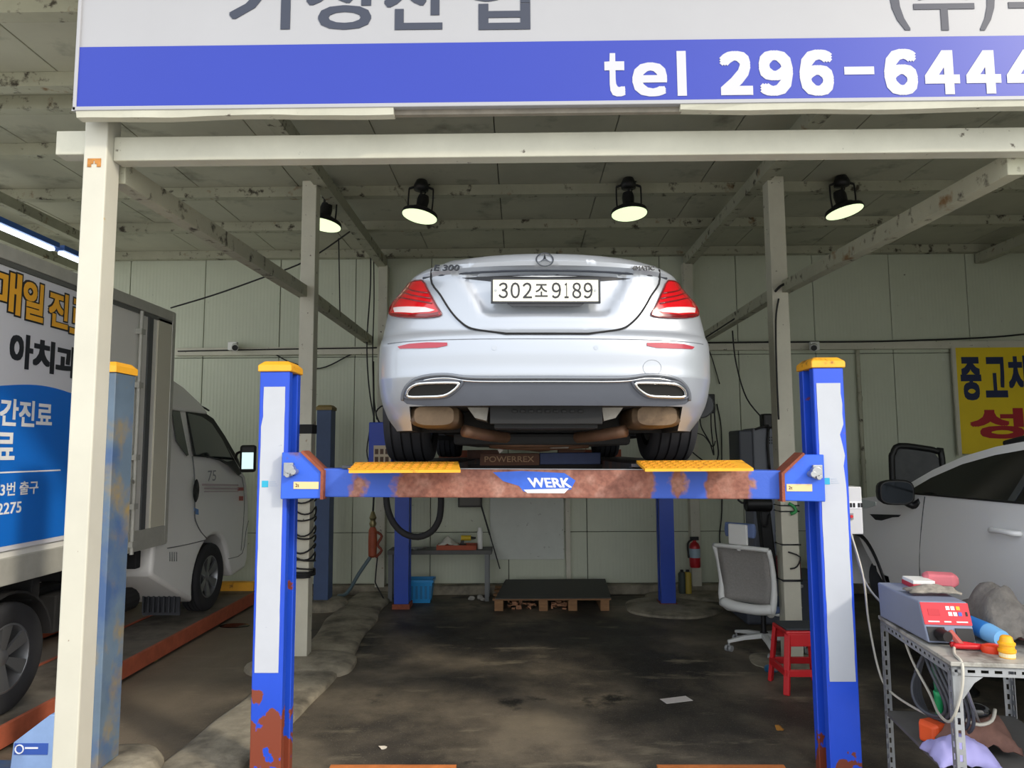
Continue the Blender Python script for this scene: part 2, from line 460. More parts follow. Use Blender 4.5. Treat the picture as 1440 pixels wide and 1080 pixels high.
tag(t, 'slim scuffed cream middle post standing in front of the office chair', 'post'); post_mr = t
for x, lab in ((-1.78, 'cream wall column at the back left beside the orange tool'), (2.18, 'cream wall column at the back right holding the fire extinguisher')):
    t = MB().box((x - .06, WALLY - 0.14, 0.1), (x + .06, WALLY - 0.0, CEIL - 0.22)).build('wall_column', M_midpost, bevel=0.005)
    tag(t, lab, 'post')
for x0, x1, z, lab in ((-4.5, -1.85, 3.10, 'cream horizontal rail on the back wall behind the truck'), (-1.71, 2.11, 3.10, 'cream horizontal rail on the back wall behind the car'), (2.25, 6.85, 3.12, 'cream horizontal rail on the back wall above the yellow sign')):
    t = MB().box((x0, WALLY - 0.07, z - .05), (x1, WALLY - 0.0, z + .05)).build('wall_rail', M_midpost, bevel=0.004); tag(t, lab, 'rail')
t = MB().box((0.56, WALLY - 0.06, 0.12), (0.62, WALLY, 1.75)).build('door_post', M_midpost, bevel=0.004)
tag(t, 'thin cream upright batten on the back wall beside the pale board', 'batten')
pp = MB().cyl((4.35, WALLY - 0.05, 0.1), (4.35, WALLY - 0.05, 3.06), 0.025, seg=10)
for z in (0.7, 1.6, 2.4): pp.cyl((4.35, WALLY - 0.05, z), (4.35, WALLY - 0.05, z + .06), 0.034, seg=10)
tag(pp.build('conduit_pipe', M_oldbeam, smooth=40), 'grey vertical conduit pipe on the right part of the back wall', 'pipe')

# ------------------------------------------------------------------ concrete: kerb between the bays and footings under posts
def wobble(v, a, s): return a * noise.noise(Vector(v) * s)
kb = MB(); rings = []
ys = np.linspace(2.95, WALLY - 0.15, 120)
for y in ys:
    cx = -1.78 + 0.05 * math.sin(y * 1.3) - (0.06 if y < 4 else 0); hw = 0.22 + wobble((y, 0, 0), .05, 1.5); h = 0.055 + wobble((y, 5, 0), .015, 2)
    rings.append([(cx + hw * math.cos(a) * 1.15, y, max(-.02, h * math.sin(a) ** 0.5 * (1 + .10 * noise.noise(Vector((y * 6, a * 3, 0)))) if math.sin(a) > 0 else -.02)) for a in np.linspace(0, math.pi, 12)] + [(cx, y, -0.05)])
kb.loft(rings); structure(kb.build('trim_20', M_kerb, smooth=True), 'rough concrete kerb between the left bay and the middle bay')
def footing(x, y, rx, ry, h, name):
    b = MB(); n = 26; prof = [(1.0, -0.02), (0.98, h * .45), (0.88, h * .8), (0.6, h), (0, h)]
    V = []
    for f, z in prof[:-1]:
        V.append([b.v((x + rx*f*math.cos(a)*(1+.08*math.sin(3*a+x)), y + ry*f*math.sin(a)*(1+.08*math.cos(2*a+y)), z)) for a in np.linspace(0, 2*math.pi, n, endpoint=False)])
    for A, B in zip(V, V[1:]):
        for k in range(n): b.f([A[k], A[(k+1)%n], B[(k+1)%n], B[k]])
    b.f(V[-1])
    structure(b.build(name, M_kerb, smooth=50))
footing(-1.82, 6.12, .46, .40, .065, 'trim_21')
footing(1.68, 8.28, .55, .50, .05, 'trim_22')
footing(2.25, 6.26, .34, .28, .02, 'trim_23')
footing(-2.31, 8.42, .32, .30, .10, 'trim_24')
footing(-2.28, 3.98, .32, .34, .13, 'trim_25')
footing(2.2, 8.95, .75, .30, .05, 'trim_26')

# ------------------------------------------------------------------ shop sign
sy = 3.05
M_signw = mat('sign_white', '#a0a1a6', 0.45, var=0.03, vscale=2)
M_signb = mat('sign_blue', '#1d329e', 0.4, var=0.03, vscale=1)
sg = thing('shop_sign', 'long white and blue shop sign with telephone number above the bay', 'sign', (0, sy, 3.32))
MB().box((-1.995, sy, 3.33), (6.6, sy + 0.05, 4.25)).build('sign_box', M_signw, sg, bevel=0.004)
bl = MB().box((-1.99, sy - 0.006, 3.342), (6.6, sy + .001, 3.624)).build('blue_band', M_signb, sg)
fr = MB(); fr.box((-2.005, sy - 0.012, 3.322), (6.6, sy + .05, 3.341)); fr.box((-2.005, sy - 0.012, 3.322), (-1.989, sy + .05, 4.26)); fr.build('sign_frame', M_signw, sg, bevel=0.003)
# under-skirt of the sign, bent and torn in places
def skirt(xa, xb, zz):
    rings = []
    for x in np.linspace(xa, xb, 40):
        d = zz + 0.012 * noise.noise(Vector((x * 2.1, 0, 0))) + (0.012 * math.exp(-((x - (-0.35)) / .1) ** 2))
        rings.append([(x, sy - 0.008, 3.324), (x, sy + .045, 3.324), (x, sy + .045, 3.324 - d), (x, sy + 0.0 + .01 * noise.noise(Vector((x * 5, 2, 0))), 3.324 - d)])
    return MB().loft(rings)
skirt(-1.99, -0.56, 0.03).build('skirt', M_beam, sg); skirt(0.72, 6.6, 0.03).build('skirt', M_beam, sg)
MB().box((-0.57, sy + .02, 3.30), (0.73, sy + .045, 3.325)).build('rail', mat('old_rail', '#7d776c', 0.6, var=.3, vscale=8), sg)
M_navy = mat('sign_dark_letters', '#2f3546', 0.5)
def row_text(chars, mk_, h, bold, m, par, name):
    for ch, c, w in chars: txt(ch, mk_(c), w, h, m, par, name, bold)
mid = lambda xa, xb, z: ((xa + xb) / 2, sy - 0.001, z)
def sx_(px, py=40): return atY(px, py, sy).x
for ch, a, b_ in (('기', 322, 408), ('성', 430, 522), ('산', 540, 632), ('업', 655, 746)):
    zb = atY((a + b_) / 2, 42, sy).z
    txt(ch, face_y(((sx_(a) + sx_(b_)) / 2, sy - 0.001, zb + 0.145)), sx_(b_) - sx_(a), 0.29, M_navy, sg, 'lettering', 0.02)
for ch, a, b_, h in (('(', 1253, 1280, .34), ('주', 1286, 1372, .27), (')', 1378, 1402, .34), ('수', 1420, 1508, .29)):
    zb = atY((a + b_) / 2, 43, sy).z
    txt(ch, face_y(((sx_(a) + sx_(b_)) / 2, sy - 0.001, zb + h / 2)), sx_(b_) - sx_(a), h, M_navy, sg, 'lettering', 0.012)
M_letw = mat('white_letters', '#b9bac2', 0.45)
for s_, a, b_, t_, bt in (('ｔ', 850, 879, 75, 136), ('ｅ', 889, 938, 88, 136), ('|', 952, 965, 72, 135), ('２', 1012, 1058, 72, 134), ('９', 1067, 1115, 71, 135), ('６', 1124, 1172, 70, 135), ('－', 1187, 1229, 94, 105),
    ('６', 1243, 1290, 69, 134), ('４', 1300, 1349, 71, 133), ('４', 1358, 1407, 71, 132), ('４', 1415, 1464, 70, 132)):
    pa, pb = atY(a, (t_ + bt) / 2, sy - .006), atY(b_, (t_ + bt) / 2, sy - .006)
    zt, zb = atY((a + b_) / 2, t_, sy - .006).z, atY((a + b_) / 2, bt, sy - .006).z
    txt(s_, face_y(((pa.x + pb.x) / 2, sy - 0.0062, (zt + zb) / 2)), pb.x - pa.x, zt - zb, M_letw, sg, 'lettering', 0.0 if s_ in '|－' else 0.065)

# ------------------------------------------------------------------ ceiling lamps
M_lampglow = mat('lamp_glow', '#f4ffe2', 0.4, emit='#e4f4c4', estr=.7)
M_lampgrey = mat('lamp_grey', '#6c6e66', 0.5)
def lamp(x, y, z, label, tilt=0.0, grow=1.0):
    M0 = Matrix.Translation((x, y, z)) @ Matrix.Rotation(R(tilt * .3), 4, 'Y')
    M = Matrix.Translation((x, y, z)) @ Matrix.Rotation(R(tilt), 4, 'Y') @ Matrix.Rotation(R(-6), 4, 'X')
    t = thing('bay_lamp', label, 'lamp', (x, y, z), group='round work lamps under the roof')
    MB(M).lathe([(0.0, .075), (0.10, .075), (0.115, .06), (0.17, .035), (0.180, .0), (0.176, -.006), (0.165, .006), (0.0, .012)], seg=28).build('shade', M_black, t, smooth=40)
    MB(M).lathe([(0, -.004), (0.170, -.004), (0.170, .004), (0, .004)], seg=28).build('diffuser', M_lampglow, t)
    b = MB(M); b.lathe([(0, .22), (.05, .215), (.06, .17), (.055, .10), (.075, .07), (0, .07)], seg=16)
    b.build('driver', M_black, t, smooth=40)
    b = MB(M0); ht = CEIL - z - .09
    for s in (-1, 1):
        b.tube([(s * .115, 0, .05), (s * .12, 0, .15), (s * .118, 0, ht)], .008, 6)
    b.tube([(-.118, 0, ht), (-.05, 0, ht + .02), (.05, 0, ht + .02), (.118, 0, ht)], .012, 6)
    b.lathe([(0, ht - .02), (.07, ht - .015), (.075, ht + .03), (.05, ht + .085), (0, ht + .085)], seg=14)
    b.build('bracket', M_black, t, smooth=True)
    b = MB(M0)
    b.tube([(.0, 0, .2), (.04, .03, .25), (-.03, .02, .28), (.03, 0, .31), (0.08, .02, .33)], .007, 6)
    b.tube([(0, 0, .2), (0, 0, ht)], .012, 6, smooth=0)
    b.build('cable', M_wire, t, smooth=True)
    return t
lamp(-1.91, 6.72, 3.99, 'bright round ceiling lamp half hidden behind the left middle post', 8)
lamp(-.97, 6.72, 4.065, 'round black ceiling lamp above the left shoulder of the car', 10)
lamp(1.065, 6.72, 4.07, 'round black ceiling lamp above the right shoulder of the car', -2)
lamp(3.14, 6.72, 4.07, 'round black ceiling lamp right of the right middle post', -10)
M_tube = mat('tube_glow', '#ffffff', 0.4, emit='#e8f4ff', estr=3.0)
for y0, y1, lab in ((3.2, 5.05, 'long blue tube light above the truck box, near piece'), (5.10, 5.72, 'blue tube light above the truck box, far piece behind the front post')):
    t = thing('tube_light', lab, 'lamp', (-3.42, (y0 + y1) / 2, 3.3), group='blue tube lights above the truck')
    MB().box((-3.445, y0, 3.285), (-3.365, y1, 3.325)).build('housing', mat('tube_housing_blue', '#234a86', 0.45), t, bevel=0.005)
    MB().box((-3.43, y0 + .02, 3.258), (-3.385, y1 - .02, 3.285)).build('tube', M_tube, t, bevel=0.01)
    b = MB()
    y = y0 + .45 if y0 < 5 else y1 - .2
    b.cyl((-3.42, y, 3.325), (-3.42, y, CEIL - .002), .006, seg=6)
    b.build('hanger', M_wire, t)
# ------------------------------------------------------------------ four post lifts
def beam_mat(name, cx, patches):
    """rusty cross beam with left-over blue paint in soft patches (x centre, half width)"""
    m = bpy.data.materials.new(name); m.use_nodes = True
    nt = m.node_tree; N, L = nt.nodes, nt.links; b = N['Principled BSDF']
    tc = N.new('ShaderNodeTexCoord'); sx = N.new('ShaderNodeSeparateXYZ'); L.new(tc.outputs['Object'], sx.inputs[0])
    n1 = N.new('ShaderNodeTexNoise'); n1.inputs['Scale'].default_value = 9; n1.inputs['Detail'].default_value = 8; L.new(tc.outputs['Object'], n1.inputs['Vector'])
    n2 = N.new('ShaderNodeTexNoise'); n2.inputs['Scale'].default_value = 45; n2.inputs['Detail'].default_value = 5; L.new(tc.outputs['Object'], n2.inputs['Vector'])
    r = N.new('ShaderNodeValToRGB'); e = r.color_ramp.elements
    e[0].position = .28; e[0].color = lin('#74453a'); e[1].position = .75; e[1].color = lin('#bd9183')
    k = e.new(.5); k.color = lin('#986455'); L.new(n1.outputs['Fac'], r.inputs[0])
    mx = N.new('ShaderNodeMixRGB'); mx.blend_type = 'MULTIPLY'; mx.inputs[0].default_value = .5
    r2 = N.new('ShaderNodeValToRGB'); r2.color_ramp.elements[0].position = .35; r2.color_ramp.elements[0].color = (.45, .42, .4, 1); r2.color_ramp.elements[1].position = .6
    L.new(n2.outputs['Fac'], r2.inputs[0]); L.new(r.outputs[0], mx.inputs[1]); L.new(r2.outputs[0], mx.inputs[2])
    cur = mx.outputs[0]; fac = None
    for c, hw in patches:
        a = N.new('ShaderNodeMath'); a.operation = 'SUBTRACT'; a.inputs[1].default_value = c; L.new(sx.outputs[0], a.inputs[0])
        ab = N.new('ShaderNodeMath'); ab.operation = 'ABSOLUTE'; L.new(a.outputs[0], ab.inputs[0])
        dv = N.new('ShaderNodeMath'); dv.operation = 'DIVIDE'; dv.inputs[1].default_value = hw; L.new(ab.outputs[0], dv.inputs[0])
        ad = N.new('ShaderNodeMath'); ad.operation = 'MULTIPLY_ADD'; ad.inputs[1].default_value = 3.0; L.new(n1.outputs['Fac'], ad.inputs[0]); L.new(dv.outputs[0], ad.inputs[2])
        mr = N.new('ShaderNodeMapRange'); mr.inputs[1].default_value = 2.65; mr.inputs[2].default_value = 2.3; L.new(ad.outputs[0], mr.inputs[0])
        if fac is None: fac = mr.outputs[0]
        else:
            q = N.new('ShaderNodeMath'); q.operation = 'MAXIMUM'; L.new(fac, q.inputs[0]); L.new(mr.outputs[0], q.inputs[1]); fac = q.outputs[0]
    if fac is not None:
        m2 = N.new('ShaderNodeMixRGB'); m2.inputs[2].default_value = lin('#3a5fc4'); L.new(fac, m2.inputs[0]); L.new(cur, m2.inputs[1]); cur = m2.outputs[0]
    L.new(cur, b.inputs['Base Color']); b.inputs['Roughness'].default_value = .7
    bp = N.new('ShaderNodeBump'); bp.inputs['Strength'].default_value = .3; bp.inputs['Distance'].default_value = .005
    L.new(n2.outputs['Fac'], bp.inputs['Height']); L.new(bp.outputs[0], b.inputs['Normal'])
    return m

def post_mb(x, y, z0, z1, inner, w=0.165, d=0.20):
    """C-section post: solid outside, slot open towards the bay (inner = +1 / -1 in x)"""
    hw, hd = w / 2, d / 2; g = 0.045; t_ = 0.012
    pts = [(-hw, -hd), (hw, -hd), (hw, -g), (hw - 0.05, -g), (hw - 0.05, -hd + t_ + .02), (-hw + t_, -hd + t_ + .02), (-hw + t_, hd - t_), (hw - .05, hd - t_), (hw - .05, g), (hw, g), (hw, hd), (-hw, hd)]
    if inner < 0: pts = [(-a, b) for a, b in pts][::-1]
    return MB().prism([(x + a, y + b, z0) for a, b in pts], (0, 0, z1 - z0))
def cap_mb(x, y, z, w=0.185, d=0.22):
    hw, hd = w / 2, d / 2
    rings = [[(x + s * hw * k, y + t * hd * k, zz) for s, t in ((-1, -1), (1, -1), (1, 1), (-1, 1))] for k, zz in ((1, z), (1, z + .035), (.72, z + .06))]
    return MB().loft(rings)

LX, LZ = 0.163, 1.72
XS = (-1.36, 1.688); YF, YR = 4.0, 8.40
lift = thing('four_post_lift', 'blue four post car lift raising the silver sedan on rusty beam', 'car lift', (LX, 6.2, 0))
M_beamrust = beam_mat('crossbeam_rust', LX, [(-1.17, .10), (-0.93, .10), (0.60, .055), (0.76, .06), (1.16, .09)])
M_rear_beam = mat('rear_crossbeam_paint', '#3552a0', .5, var=.2, vscale=4)
M_postrust = mat('post_blue_rusting', '#1f4bc8', .38, var=.08, vscale=3)
def add_low_rust(m, zmax):
    nt = m.node_tree; N, L = nt.nodes, nt.links; b = N['Principled BSDF']
    tc = N.new('ShaderNodeTexCoord'); sx = N.new('ShaderNodeSeparateXYZ'); L.new(tc.outputs['Object'], sx.inputs[0])
    n = N.new('ShaderNodeTexNoise'); n.inputs['Scale'].default_value = 9; n.inputs['Detail'].default_value = 5; L.new(tc.outputs['Object'], n.inputs['Vector'])
    mr = N.new('ShaderNodeMapRange'); mr.inputs[1].default_value = 0.0; mr.inputs[2].default_value = zmax; mr.inputs[3].default_value = .17; mr.inputs[4].default_value = -.16
    L.new(sx.outputs[2], mr.inputs[0])
    a = N.new('ShaderNodeMath'); L.new(n.outputs['Fac'], a.inputs[0]); L.new(mr.outputs[0], a.inputs[1])
    r = N.new('ShaderNodeValToRGB'); r.color_ramp.elements[0].position = .545; r.color_ramp.elements[1].position = .565; L.new(a.outputs[0], r.inputs[0])
    mx = N.new('ShaderNodeMixRGB'); mx.inputs[2].default_value = lin('#7d3d2b'); L.new(r.outputs[0], mx.inputs[0])
    src = b.inputs['Base Color'].links[0].from_socket; L.new(src, mx.inputs[1]); L.new(mx.outputs[0], b.inputs['Base Color'])
add_low_rust(M_postrust, 0.75)
M_postrust2 = mat('post_blue_slight_rust', '#2150d6', .38, var=.08, vscale=3)
M_postrust2.node_tree.nodes
add_low_rust(M_postrust2, 0.34)
M_tagp = mat('cream_plate', '#e6c894', .5)
M_cyan = mat('cyan_print', '#2aa7c9', .5)
for i, (x, inner) in enumerate(((XS[0], 1), (XS[1], -1))):
    p = post_mb(x, YF, 0.0, 2.235, inner).build('post', M_postrust if i == 0 else M_postrust2, lift, bevel=.004, segs=1)
    MB().box((x - .16, YF - .15, 0), (x + .16, YF + .17, .02)).build('foot_plate', M_rust, p)
    sh = MB()
    # stuck-on sheet with a ragged edge
    yy = YF - .1025; L_, R_ = [], []
    for k in range(29):
        zb_ = .62 if i == 0 else .57; z = zb_ + (2.15 - zb_) * k / 28
        jl = .003 * noise.noise(Vector((z * 9, i * 7, 0))) + (.01 if i == 0 and k > 24 else 0)
        jr = .003 * noise.noise(Vector((z * 11, i * 5 + 3, 0))) - (.025 * max(0, noise.noise(Vector((z * 11, 3.3, i))) + .15) if i == 1 and z > 1.62 else 0)
        L_.append((x - .068 + jl, yy, z)); R_.append((x + (.06 if i == 0 else .068) + jr, yy, z))
    for k in range(28):
        sh.f([sh.v(L_[k]), sh.v(R_[k]), sh.v(R_[k+1]), sh.v(L_[k+1])])
    bmesh.ops.remove_doubles(sh.bm, verts=sh.bm.verts, dist=1e-4)
    r_ = bmesh.ops.extrude_face_region(sh.bm, geom=list(sh.bm.faces))
    for g in r_['geom']:
        if isinstance(g, bmesh.types.BMVert): g.co.y += .002
    so = sh.build('white_sheet', M_sheet, p)
    lb = MB(); lb.box((x - .055, yy - .0015, 1.60), (x - .02, yy, 1.635)); lb.build('cyan_sticker', M_cyan, p)
    lb = MB()
    for k in range(3): lb.box((x - .012, yy - .0015, 1.605 + k * .011), (x + .03 - .006 * k, yy, 1.609 + k * .011))
    lb.build('sticker_print', mat('sticker_grey', '#a9b4c4', .5), p)
    cap_mb(x, YF, 2.235).build('post_cap', M_yellow, p, bevel=.004, segs=1)
for x, inner in ((XS[0] - .02, 1), (XS[1] - .02, -1)):
    p = post_mb(x, YR, 0.0, 2.235, inner).build('post', M_blue_plain, lift)
    cap_mb(x, YR, 2.235).build('post_cap', M_yellow, p)
    MB().box((x - .10, YR - .12, 0), (x + .10, YR + .12, .055)).build('foot_plate', M_rust, p)
ROT = Matrix.Rotation(R(.55), 4, 'Y')
def tilted(): return Matrix.Translation((LX, 0, 1.61)) @ ROT
cb = MB(tilted()).box((-1.27, YF - .13, -.075), (1.27, YF + .08, .078)).build('crossbeam', M_beamrust, lift, bevel=.008)
MB(tilted()).box((-.62, YF - .128, .0785), (.95, YF - .118, .082)).build('edge_strip', M_steel, cb)
# worn sticker with the maker's lettering
M = tilted(); yb = YF - .131
pts = [(-.255, .062), (-.10, .07), (.13, .06), (.19, .02), (.165, -.028), (.08, -.045), (-.09, -.04), (-.115, -.01), (-.2, .015)]
MB(M).prism([(a - .06, yb, b) for a, b in pts], (0, -.0012, 0)).build('sticker', mat('sticker_blue', '#2f62d2', .45, var=.15, vscale=12), cb)
M_lw2 = mat('sticker_white', '#dfe3ec', .5, var=.1, vscale=20)
MB(M).prism([(a - .06, yb - .001, b) for a, b in ((-.09, -.03), (.155, -.022), (.13, -.048), (-.07, -.048))], (0, -.0012, 0)).build('sticker_stripe', M_lw2, cb)
txt('WERK', M @ face_y((-.01, yb - .002, .008)), .24, .052, M_lw2, cb, 'lettering', .04, .0015, shear=-.25)
for s in (-1, 1):
    x0, x1 = 1.30, 1.235
    P_ = [(s * 1.455, .165), (s * 1.455, .165), (s * 1.34, .165), (s * 1.24, .065), (s * 1.225, -.08), (s * 1.455, -.085)]
    P_ = P_[1:]
    if s < 0: P_ = P_[::-1]
    gp = MB(tilted()).prism([(a, YF - .06, b) for a, b in P_], (0, -.10, 0)).build('gusset_plate', mat('gusset_blue_%d' % (s + 1), '#2c5fd8', .4, var=.1, vscale=5, dirt=['#6a4636'], dscale=[5], dthr=[.66], dsoft=.06), lift, bevel=.004, segs=1)
    MB(tilted()).bar((s * 1.345, YF - .11, .17), (s * 1.232, YF - .11, .066), .125, .014, up=(1 * s, 0, 1)).build('edge_flange', M_rust, gp)
    MB(tilted()).box((min(s * 1.222, s * 1.238), YF - .172, -.085), (max(s * 1.222, s * 1.238), YF - .10, .07)).build('end_flange', M_rust, gp)
    MB(tilted()).box((min(s * 1.25, s * 1.385), YF - .163, -.03), (max(s * 1.25, s * 1.385), YF - .1601, .008)).build('tag_plate', M_tagp, gp)
    txt('2t', tilted() @ face_y((-1.365 if s < 0 else 1.27, YF - .1632, -.011)), .02, .018, M_dark, gp, 'lettering', .01, .001)
    lk = MB(tilted())
    lk.cyl((s * 1.40, YF - .16, .075), (s * 1.40, YF - .20, .075), .026, seg=14); lk.cyl((s * 1.375, YF - .16, .062), (s * 1.375, YF - .215, .062), .016, seg=12)
    lk.box((min(s*1.385, s*1.435), YF - .185, .04), (max(s*1.385, s*1.435), YF - .165, .11))
    lk.cyl((s * 1.41, YF - .16, .045), (s * 1.41, YF - .20, .045), .014, seg=10)
    lk.build('safety_latch', M_steel, gp, bevel=.002)
MB().box((LX - 1.45, YR - .1, 1.54), (LX + 1.42, YR + .1, 1.685)).build('crossbeam', M_rear_beam, lift, bevel=.006)
M_run = mat('runway_steel', '#3c3f47', .6, var=.3, vscale=6, dirt=['#6b4433'], dscale=[5], dthr=[.6], dsoft=.1)
for k, xc in enumerate((-.68, .885)):
    rw = MB(); rw.box((xc - .29, YF - .14, 1.70), (xc + .29, YR + .15, 1.716)); rw.box((xc - .29, YF - .05, 1.60), (xc - .265, YR + .12, 1.70)); rw.box((xc + .265, YF - .05, 1.60), (xc + .29, YR + .12, 1.70))
    ro = rw.build('runway', M_run, lift)
    ra = MB(Matrix.Translation((xc + (.05 if k == 0 else .055), YF - .13, 1.734)) @ Matrix.Rotation(R(8), 4, 'X'))
    ra.prism([(-.27, 0, 0), (.29, 0, 0), (.325, -.27, 0), (-.24, -.27, 0)] if k == 0 else [(-.317, 0, 0), (.25, 0, 0), (.225, -.27, 0), (-.317, -.27, 0)], (0, 0, -.014))
    rr_ = ra.build('ramp_plate', M_yellow, ro)
    rb = MB(Matrix.Translation((xc + .05, YF - .13, 1.7365)) @ Matrix.Rotation(R(8), 4, 'X'))
    for a in range(12):
        for b_ in range(4):
            xx = -.25 + a * (.045 if k == 0 else .04) - (.05 if k else 0); yy = -.24 + b_ * .06
            rb.bar((xx, yy, 0), (xx + .025, yy + .025, 0), .007, .006)
    rb.build('tread_rib', mat('ramp_rib', '#c98b26', .6), rr_)['kind'] = 'stuff'
    st = MB(); st.box((xc - .27, YR - .15, 1.716), (xc + .27, YR - .10, 1.80)); st.build('wheel_stop', M_rust, ro)
# wheel-free jack beam between the runways
M_jackr = mat('jack_rust', '#5d4033', .7, var=.35, vscale=12)
jk = thing('jack_beam', 'low rolling jack beam between runways, half rusty and half blue', 'jack', (LX, 5.3, 1.66))
MB().box((-.30, 5.2, 1.685), (.135, 5.42, 1.772)).build('jack_arm', M_jackr, jk, bevel=.006)
MB().box((.137, 5.21, 1.69), (.58, 5.41, 1.775)).build('jack_body', mat('jack_blue', '#2b3d6a', .5, var=.2, vscale=9), jk, bevel=.006)
MB().box((-.40, 5.25, 1.655), (.60, 5.38, 1.688)).build('jack_rail', M_dark, jk)
txt('POWERREX', face_y((-.085, 5.199, 1.73)), .36, .042, mat('worn_letters', '#a58a6c', .7, var=.3, vscale=30), jk, 'lettering', .01, .001)
for xa, xb in ((-.52, -.2), (.36, .62)):
    MB().box((xa, 6.9, 1.67), (xb, 7.05, 1.80)).build('jack_support', M_jackr, jk, bevel=.004)
# plates lying on the floor in front of the lift
for xc, lab in ((-.72, 'rusty orange ramp plate lying on floor at the bottom left of lift'), (1.09, 'rusty orange ramp plate lying on floor at the bottom right of lift')):
    fp = MB(); fp.prism([(xc - .35, 3.45, .012), (xc + .35, 3.45, .012), (xc + .35, 4.12, .055), (xc - .35, 4.12, .055)], (0, 0, -.012))
    fp.box((xc - .35, 4.11, 0), (xc + .35, 4.13, .055))
    for k in (-1, 1): fp.prism([(xc + k * .33, 3.45, 0), (xc + k * .33, 4.11, 0), (xc + k * .33, 4.11, .045), (xc + k * .33, 3.45, .004)], (.015 * k, 0, 0))
    o = fp.build('floor_ramp', mat('orange_rust_%s' % lab[-12:-8], '#c2733c', .7, var=.2, vscale=10, bump=.3, bscale=60)); tag(o, lab, 'ramp')

# left bay lift (the truck stands on it, lowered)
l2 = thing('four_post_lift', 'faded blue lowered car lift under the white truck', 'car lift', (-4.0, 6.2, 0))
p = post_mb(-2.30, 3.97, .13, 2.235, -1, .14, .2).build('post', M_blue_old, l2, bevel=.004, segs=1); cap_mb(-2.30, 3.97, 2.235, .155, .22).build('post_cap', M_yellow, p)
p = post_mb(-2.31, 8.42, .08, 2.28, -1, .17, .2).build('post', M_blue_dark, l2, bevel=.004, segs=1)
cap_mb(-2.31, 8.42, 2.28, .19, .22).build('post_cap', mat('old_cap', '#8d7a4b', .6, var=.2, vscale=9), p)
for x in (-5.7,):
    for y in (3.97, 8.42):
        p = post_mb(x, y, 0, 2.235, 1, .15, .2).build('post', M_blue_old, l2); cap_mb(x, y, 2.235).build('post_cap', M_yellow, p)
M_rustrail = mat('red_rust_edge', '#a8573c', .75, var=.25, vscale=9)
M_runw = mat('runway_worn', '#6d675e', .6, var=.3, vscale=7, dirt=['#3b342e'], dscale=[3], dthr=[.55], dsoft=.1)
for xa, xb in ((-3.75, -3.14), (-5.2, -4.6)):
    ro = MB().box((xa, 4.05, .12), (xb, 8.75, .15)).build('runway', M_runw, l2, bevel=.004)
    MB().box((xb - .01, 4.05, .03), (xb + .02, 8.75, .158)).build('edge_rail', M_rustrail, ro)
    MB().box((xa - .02, 4.05, .03), (xa + .01, 8.75, .158)).build('edge_rail', M_rustrail, ro)
    MB().box((xa + .05, 8.6, .15), (xb - .05, 8.7, .25)).build('wheel_stop', M_yellow, ro)
c2 = MB().box((-5.6, 3.90, .02), (-2.42, 4.05, .115)).build('crossbeam', M_blue_old, l2, bevel=.005)
MB().prism([(-2.40, 3.88, .03), (-2.40, 3.88, .43), (-2.47, 3.88, .43), (-2.655, 3.88, .29), (-2.675, 3.88, .03)], (0, -.05, 0)).build('gusset_plate', mat('gusset_pale', '#7f9cc9', .5, var=.15, vscale=4), c2, bevel=.004, segs=1)
MB().box((-2.645, 3.826, .232), (-2.47, 3.83, .288)).build('sticker', mat('sticker_navy', '#2b4fa0', .5), c2)
sr = MB().tube([(-2.617 + .021 * math.cos(a), 3.8245, .26 + .021 * math.sin(a)) for a in np.linspace(0, 2 * math.pi, 18, endpoint=False)], .0035, 6, closed=True, smooth=0); sr.box((-2.588, 3.8245, .262), (-2.52, 3.826, .270)); sr.build('sticker_print', M_lw2, c2)
MB().box((-3.7, 3.4, .02), (-2.66, 3.9, .06)).build('ramp_plate', M_rust, c2)
# ------------------------------------------------------------------ the silver sedan on the lift
CARM = Matrix.Translation((.128, 3.40, 1.722)) @ Matrix.Rotation(R(.9), 4, 'Z') @ Matrix.Rotation(R(.35), 4, 'Y')
CINV = CARM.inverted()
KEY = np.array([  # z, rear y at the centre, half width, drop coefficient, corner depth, exponent
    (.17, .16, .79, 0, .34, 2.7), (.235, .11, .835, 0, .36, 2.7), (.30, .06, .856, 0, .37, 2.7), (.35, .035, .866, 0, .38, 2.7), (.43, .0, .871, 0, .385, 2.7),
    (.47, .004, .872, 0, .385, 2.7), (.54, .0, .872, 0, .385, 2.7), (.60, .006, .870, 0, .38, 2.7), (.635, .018, .864, 0, .37, 2.7), (.655, .040, .859, .0, .36, 2.6),
    (.68, .048, .857, .0, .36, 2.6), (.74, .052, .851, .0, .38, 2.5), (.80, .056, .844, .0, .40, 2.4), (.85, .058, .832, .0, .42, 2.3), (.90, .060, .794, .0, .43, 2.3),
    (.935, .060, .764, .0, .43, 2.3), (.955, .056, .744, .0, .42, 2.3), (.968, .030, .73, .0, .42, 2.3), (.98, .016, .716, .0, .42, 2.3), (1.0, .016, .690, .005, .42, 2.3), (1.02, .028, .66, .01, .43, 2.3),
    (1.04, .055, .61, .01, .44, 2.3), (1.055, .11, .54, .01, .46, 2.3)])
def kp(z):
    r = np.zeros(5)
    for d in (-.006, 0, .006):
        for i in range(5): r[i] += np.interp(z + d, KEY[:, 0], KEY[:, i + 1]) / 3
    return r
def sstep(a, b, x):
    t = min(1, max(0, (x - a) / (b - a))); return t * t * (3 - 2 * t)
def recess(x, z):
    ax = abs(x)
    zz = .955 + .05 * ax * ax
    e = np.interp(z, [.72, .97], [.285, .43])          # half width of the number plate hollow
    return .030 * (1 - sstep(e - .04, e + .05, ax)) * sstep(.715, .765, z) * (1 - sstep(zz - .018, zz + .004, z))
